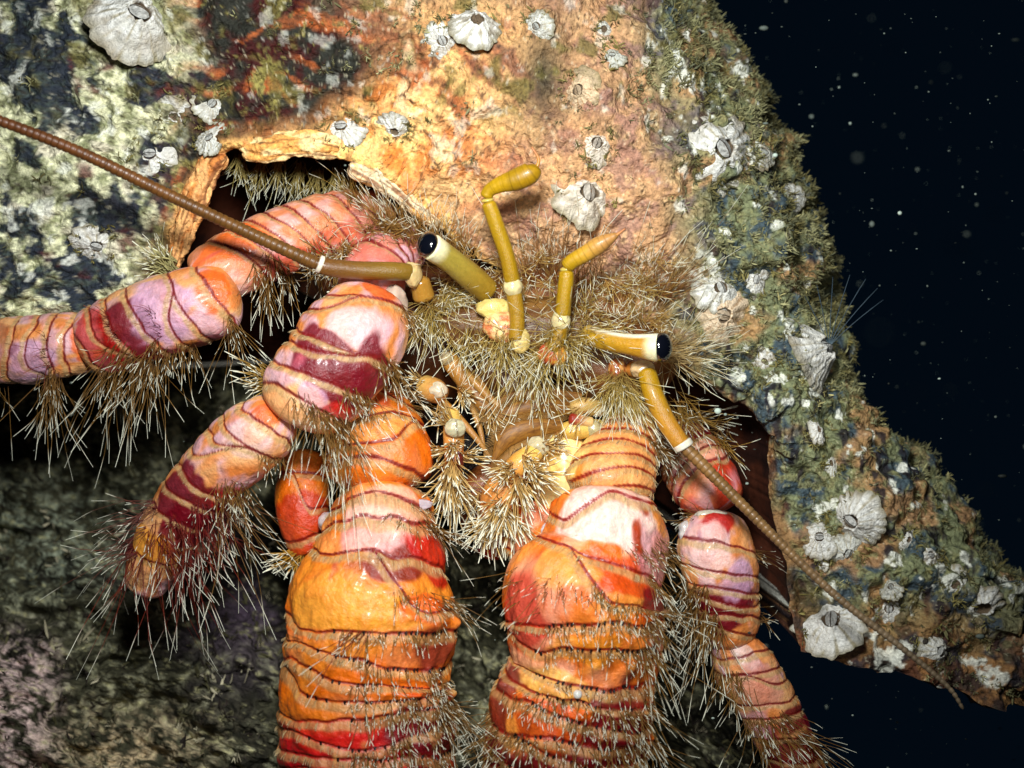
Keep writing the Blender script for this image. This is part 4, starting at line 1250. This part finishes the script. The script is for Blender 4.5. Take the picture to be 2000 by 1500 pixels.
# hairs standing up over the face, rusty and long
for _ in range(16):
    x_ = rng.uniform(1010, 1320)
    spray(x_, 545 + (x_ - 1010) * .12, 50, ((x_ - 1080) / 260, -.9, .35), 15, .5, 60, 165, 14, cb=lin(130, 70, 34), cm=lin(150, 104, 52), r=.8)
for _ in range(12):
    x_ = rng.uniform(740, 930)
    spray(x_, 440 + (x_ - 740) * .5, 40, (-.3 + (x_ - 800) / 260, -.9, .5), 30, .6, 50, 110, 14, cb=lin(130, 84, 36), cm=lin(164, 122, 60), r=.8)
for _ in range(16):
    spray(rng.uniform(610, 780), rng.uniform(440, 540), 40, (rng.normal() * .5 - .1, rng.normal() * .5 + .1, .8), 30, .8, 30, 66, 12, cm=lin(180, 140, 74), r=.85)
spray(700, 395, 30, (-.4, -.7, .5), 60, .6, 40, 80, 22)
# right cheek
spray(1300, 690, 60, (.9, -.1, .5), 150, .75, 60, 150, 26, cm=lin(190, 164, 110))
spray(1350, 700, 40, (.9, .3, .5), 70, .8, 40, 100, 22, cm=lin(190, 164, 110))
spray(1290, 590, 30, (.5, -.9, .3), 60, .4, 80, 150, 22)
spray(1330, 800, 10, (.5, .7, .4), 100, .9, 40, 110, 40)
spray(1400, 860, -20, (.3, .5, .6), 60, .9, 40, 90, 36)
# hairs of the limbs tucked inside the shell mouth
for x_, y_ in ((470, 320), (510, 330), (545, 325), (585, 340), (620, 350), (660, 350)):
    spray(x_, y_ - 16, -20 if x_ < 560 else -60, (-.15, 1, .25), 46, .4, 40, 90, 14, cb=lin(120, 96, 40), cm=lin(170, 150, 86))
hb = hH.build('bristles', M['hair'], bo)
hb['kind'] = 'stuff'

OLIVE = lin(128, 96, 26)
MUST = lin(172, 130, 14)
BRN = lin(112, 72, 28)
IVORY = lin(220, 206, 150)


def eyestalk(pts, hw, tip, tipdir, rad, seed, white_side):
    def cf(c, Sg, Tg, Ln, n1, n2):
        t = Sg / Ln
        c = mix(c, lin(238, 230, 182), sstep(.80, .93, t))
        if white_side:
            c = mix(c, lin(242, 234, 206), sstep(.15, .55, np.sin(Tg - .25) + (n2 - .5) * .5) * sstep(.05, .25, t))
        return c
    g = tube(pts, hw, MUST if white_side else lin(150, 116, 30), lin(196, 140, 30) if white_side else lin(170, 150, 60), seed=seed, colf=cf, cap1=.25)
    o = make('eyestalk', *g.mesh(), M['stalk'], crab)
    ax = nrm(tipdir)
    e1 = nrm(np.cross(ax, [0, 1, .1]))
    e2 = np.cross(ax, e1)
    u = np.linspace(0, math.pi * .62, 22)
    t = np.linspace(0, 2 * math.pi, 44, endpoint=False)
    U, T2 = np.meshgrid(u, t, indexing='ij')
    v = P(*tip) + rad * (np.sin(U)[..., None] * (np.cos(T2)[..., None] * e1 + np.sin(T2)[..., None] * e2) + .62 * np.cos(U)[..., None] * ax)
    col = np.broadcast_to(lin(10, 12, 20), v.shape)
    make('eye', v.reshape(-1, 3), grid_faces(22, 44), col.reshape(-1, 3), M['eye'], o)
    return o


eyestalk([(958, 575, 90), (925, 545, 120), (885, 512, 160), (848, 486, 196), (838, 480, 204)], [24, 25, 23, 24, 25], (834, 477, 206), (-.62, .30, .72), 24, 71, False)
eyestalk([(1140, 652, 110), (1180, 664, 140), (1225, 672, 166), (1275, 678, 186), (1290, 679, 190)], [20, 19, 19, 25, 27], (1294, 678, 191), (.86, 0, .50), 26.5, 72, True)


def antenna(label, ped, pw_, ring, base_joint, flag, fw_, c1, c2, fcol, fcol2, seed):
    g = tube(ped, pw_, c1, c2, seed=seed, rough=.06)
    o = make('antenna', *g.mesh(), M['stalk'], crab)
    o['label'] = label
    f = tube(flag, fw_, fcol, fcol2, seed=seed + 1, bands=11, band_amp=1.5, step=1.8, cap0=.3, cap1=.3)
    make('flagellum', *f.mesh(), M['flagellum'], o)
    make('joint_skin', *join([tube(ring, [max(pw_) * .98, max(pw_) * 1.0], lin(226, 216, 196), seed=seed + 2, cap0=.2, cap1=.2)] + base_joint), M['clear'], o)
    return o


antenna('left antenna pointing to the upper left', [(806, 532, 130), (770, 530, 150), (700, 528, 170), (640, 522, 186), (616, 514, 190)], [15, 17, 17, 16, 14],
        [(631, 519, 188), (619, 514, 191)], [blob(806, 536, 128, 18, 24, 18, lin(210, 180, 122), 15), tube([(818, 540, 110), (830, 590, 90)], [18, 22], lin(168, 120, 44), seed=9)],
        [(628, 518, 190), (596, 505, 196), (480, 452, 226), (330, 381, 266), (160, 299, 310), (0, 236, 340), (-150, 186, 370)], [12, 12, 11, 10.5, 10, 9, 8], OLIVE, BRN, lin(104, 68, 26), lin(98, 54, 24), 73)
antenna('right antenna drooping to the lower right over the shell lip', [(1262, 720, 130), (1276, 770, 146), (1302, 824, 156), (1334, 872, 160)], [17, 19, 18, 17],
        [(1330, 862, 160), (1339, 877, 160)], [blob(1256, 722, 120, 24, 18, 18, lin(214, 180, 130), 16), blob(1205, 722, 100, 18, 22, 18, lin(206, 156, 86), 17, .3, col2=lin(150, 70, 34)), tube([(1230, 720, 90), (1256, 724, 120)], [16, 16], lin(190, 120, 50), seed=9)],
        [(1334, 870, 160), (1400, 936, 176), (1470, 1006, 190), (1560, 1096, 204), (1650, 1178, 214), (1760, 1264, 222), (1850, 1340, 226), (1882, 1386, 226)], [12, 10.5, 9, 7.5, 6.5, 5.2, 4, 2.5], MUST, lin(190, 130, 36), lin(128, 92, 48), lin(126, 108, 84), 75)


def antennule(label, low, up, whip, whipw, hook, seed):
    o = make('antennule', *join([tube(low, [15, 14, 15], lin(160, 120, 22), seed=seed), tube(up, [15, 14, 14, 13], lin(158, 120, 10), lin(178, 138, 14), seed=seed + 1)]), M['stalk'], crab)
    o['label'] = label
    hk = tube(hook, [4, 3, 1.5], lin(190, 130, 40), lin(180, 110, 60), seed=seed + 3)
    w = tube(whip, whipw, lin(184, 142, 12), lin(186, 132, 70) if seed == 86 else lin(164, 122, 14), seed=seed + 2, bands=5, band_amp=.4)
    make('flagellum', *join([w, hk]), M['flagellum'], o)
    make('joint_skin', *join([blob(low[-1][0], low[-1][1], low[-1][2] + 4, 18, 19, 16, lin(222, 204, 150), seed + 4, .12), tube([(up[-1][0] + 1, up[-1][1] + 4, up[-1][2]), (up[-1][0] - 1, up[-1][1] - 6, up[-1][2] + 2)], [14.5, 15], lin(206, 180, 90), seed=4)]), M['clear'], o)
    return o


antennule('taller antennule with a bent club, left of centre', [(1008, 668, 150), (1010, 620, 160), (1002, 560, 168)], [(1002, 556, 170), (990, 500, 184), (966, 430, 200), (952, 392, 208)],
          [(948, 388, 210), (956, 372, 214), (978, 360, 220), (1010, 350, 226), (1038, 336, 230), (1048, 322, 230)], [12, 12, 15, 20, 19, 7], [(1044, 336, 230), (1052, 312, 232), (1038, 286, 234)], 81)
antennule('shorter antennule, right of centre', [(1078, 690, 150), (1090, 660, 156), (1096, 626, 160)], [(1098, 622, 162), (1102, 580, 170), (1106, 545, 176), (1106, 526, 178)],
          [(1104, 524, 180), (1118, 510, 186), (1146, 494, 194), (1174, 476, 202), (1206, 458, 210)], [14, 14, 15, 15, 5], [(1190, 470, 206), (1206, 458, 210), (1222, 446, 214)], 86)

# small scales between the eyes
make('face_scale', *join([blob(962, 604, 130, 32, 20, 14, lin(222, 196, 112), 91), blob(980, 640, 140, 34, 28, 16, lin(226, 196, 130), 92, col2=lin(200, 110, 60))]), M['stalk'], crab)
make('face_scale', *join([blob(1080, 690, 150, 26, 22, 14, lin(216, 150, 50), 93, col2=lin(190, 80, 40)), blob(1016, 664, 152, 18, 26, 12, lin(214, 186, 110), 94)]), M['stalk'], crab)


# ---- mouthparts
def mouthpart(label, tubes, blobs, hairs, seed):
    o = make('mouthpart', *join([tube(p, w, c1, c2, seed=seed + i) for i, (p, w, c1, c2) in enumerate(tubes)]), M['stalk'], crab)
    o['label'] = label
    if blobs:
        make('joint_skin', *join(blobs), M['clear'], o)
    h = Hair(4)
    for (px, py, z, d, n, sp, l0, l1) in hairs:
        tuft(h, P(px, py, z), (d[0], -d[1], d[2]), n, sp, l0, l1, 1.5, 10, cb=lin(140, 84, 30), cm=lin(196, 160, 96))
    b = h.build('bristles', M['hair'], o)
    if b:
        b['kind'] = 'stuff'
    return o


mouthpart('left feeding limb hanging upright', [([(882, 800, 60), (886, 850, 96), (886, 920, 110)], [14, 20, 16], lin(222, 180, 90), lin(186, 96, 36)), ([(884, 906, 100), (878, 960, 80), (872, 1000, 60)], [18, 22, 14], lin(170, 64, 26), lin(120, 40, 18))],
          [blob(888, 836, 122, 21, 18, 12, lin(196, 186, 150), 21), blob(896, 902, 118, 9, 20, 7, lin(96, 30, 20), 24)], [(884, 900, 118, (-.1, 1, .6), 80, .7, 40, 100), (884, 940, 96, (0, 1, .5), 100, .8, 40, 110), (862, 880, 100, (-1, .1, .5), 34, .4, 30, 70), (905, 890, 100, (1, 0, .4), 30, .6, 25, 60), (880, 830, 100, (-.7, -.4, .4), 30, .8, 30, 70), (886, 870, 116, (0, .4, .8), 60, 1.1, 15, 45)], 101)
mouthpart('right feeding limb, brightly lit and curved', [([(1056, 868, 110), (1040, 886, 130), (1012, 910, 136), (992, 940, 130)], [13, 19, 23, 21], lin(236, 196, 96), lin(216, 136, 50)), ([(990, 930, 120), (975, 980, 104), (968, 1040, 80)], [28, 36, 22], lin(228, 150, 70), lin(190, 84, 34))],
          [blob(1052, 872, 130, 20, 18, 14, lin(206, 190, 150), 22), blob(1014, 934, 148, 16, 9, 7, lin(104, 34, 20), 23)],
          [(1010, 932, 156, (.2, 1, .6), 70, .6, 40, 90), (1034, 920, 150, (.9, .5, .5), 60, .6, 30, 70), (980, 980, 130, (-.2, 1, .5), 180, .8, 30, 85), (962, 1010, 110, (-.5, 1, .3), 120, .7, 30, 80), (1024, 896, 150, (.6, .6, .6), 50, .9, 15, 45), (1000, 915, 150, (-.6, .4, .6), 60, .9, 18, 50), (1062, 870, 130, (1, .1, .4), 30, .8, 20, 50), (1000, 1000, 120, (.2, 1, .5), 70, .6, 30, 90)], 104)
mouthpart('small pale palp on the left of the mouth', [([(820, 750, 40), (850, 764, 60), (872, 780, 60)], [20, 24, 14], lin(214, 170, 90), lin(180, 110, 50)), ([(870, 690, 40), (890, 720, 50), (930, 770, 40), (980, 810, 20)], [16, 18, 16, 6], lin(200, 140, 60), lin(140, 80, 34))],
          [blob(856, 762, 76, 18, 16, 12, lin(220, 200, 170), 26), blob(872, 700, 60, 14, 14, 12, lin(190, 170, 130), 27)], [(866, 790, 60, (.1, 1, .4), 34, .7, 30, 70), (830, 750, 50, (-.8, -.2, .4), 24, .6, 25, 50)], 108)
mouthpart('pale jointed palp on the right of the mouth', [([(1180, 836, 70), (1130, 838, 90), (1095, 842, 92)], [16, 19, 14], lin(224, 190, 100), lin(220, 176, 80)), ([(1180, 800, 60), (1140, 794, 80), (1112, 800, 80)], [14, 18, 12], lin(206, 170, 100), lin(200, 160, 90)), ([(1160, 826, 96), (1110, 818, 104)], [10, 12], lin(226, 186, 120), lin(150, 40, 24))],
          [blob(1160, 838, 94, 18, 16, 12, lin(190, 176, 130), 28)], [(1094, 846, 96, (-.3, 1, .4), 24, .7, 20, 36), (1140, 800, 90, (-.6, .6, .4), 20, .7, 30, 60)], 112)


mouthpart('slender amber feelers crossing the dark mouth gap', [([(876, 690, 30), (920, 740, 60), (970, 790, 66), (1000, 812, 60)], [7, 8, 6, 2], lin(190, 140, 64), lin(170, 120, 60)),
          ([(850, 770, 50), (890, 810, 70), (930, 856, 76), (966, 905, 70)], [7, 8, 6, 2], lin(176, 120, 50), lin(170, 120, 60)), ([(930, 730, 20), (960, 780, 40), (1010, 830, 60)], [6, 7, 3], lin(170, 116, 50), lin(150, 100, 46)),
          ([(905, 760, 40), (935, 830, 60), (950, 900, 66)], [5, 6, 2], lin(180, 130, 60), lin(160, 110, 50)), ([(1000, 900, 20), (930, 960, 20), (920, 1040, 10)], [26, 34, 18], lin(150, 84, 36), lin(96, 44, 20)),
          ([(940, 700, 20), (1000, 750, 30), (1080, 770, 30)], [26, 34, 20], lin(110, 66, 28), lin(70, 38, 16))],
          [], [(900, 760, 70, (.5, .8, .4), 50, .8, 25, 60), (960, 800, 70, (.2, .9, .4), 50, .9, 25, 60), (940, 960, 40, (-.3, .9, .4), 70, .8, 30, 80), (1060, 780, 60, (-.2, .8, .5), 50, .9, 20, 50)], 131)


def fan(label, spine, wid, seed):
    pts = np.array([P(*p) for p in spine])
    g = cat_rom(pts, 60)
    wd = cat_rom(np.array(wid, float)[:, None], 60)[:, 0]
    T = nrm(np.gradient(g, axis=0))
    w = nrm(np.cross([0, 0, 1.0], T))
    k = np.linspace(-1, 1, 17)
    tk = 2.4
    top = g[:, None, :] + w[:, None, :] * (wd[:, None] * k)[..., None] + np.array([0, 0, 1.0]) * (wd[:, None] * .35 * (1 - k ** 2))[..., None]
    bot = top[:, ::-1] - np.array([0, 0, tk])
    V = np.concatenate([top, bot], 1)
    col = mix(lin(168, 114, 42), lin(108, 64, 22), vn(np.arange(34)[None, :] * 1.7, np.arange(60)[:, None] * .35, 0, 4))
    o = make('feeding_fan', V.reshape(-1, 3), grid_faces(60, 34), col.reshape(-1, 3), M['feather'], crab)
    o['label'] = label
    h = Hair(3)
    for s_ in (-1, 1):
        e = g + w * (wd * s_)[:, None]
        i = rng.integers(0, 60, 320)
        h.add(e[i], nrm(w[i] * s_ + T[i] * 1.4), 10 + 12 * rng.random(320), .6, (0, 0, 0), lin(170, 120, 56), lin(190, 140, 74), lin(206, 168, 104))
    h.build('fan_hairs', M['feather'], o)['kind'] = 'stuff'


fan('short golden mouth fan low on the right', [(1096, 856, 70), (1036, 872, 84), (990, 896, 90), (966, 930, 86)], [9, 12, 11, 3], 3)
fan('steep golden mouth fan on the left', [(896, 716, 40), (926, 766, 60), (962, 820, 66), (984, 868, 64)], [8, 12, 10, 3], 4)
fan('thin mouth fan high under the face', [(1136, 776, 60), (1064, 768, 70), (1004, 774, 70), (962, 792, 66)], [8, 10, 9, 3], 5)
fan('upper feathery mouth fan', [(1120, 800, 60), (1060, 794, 76), (1000, 806, 80), (956, 828, 78)], [12, 16, 15, 3], 1)
fan('lower feathery mouth fan', [(1100, 832, 80), (1040, 836, 96), (990, 856, 100), (964, 898, 98)], [12, 17, 18, 4], 2)
print('objects', len(SC.objects))
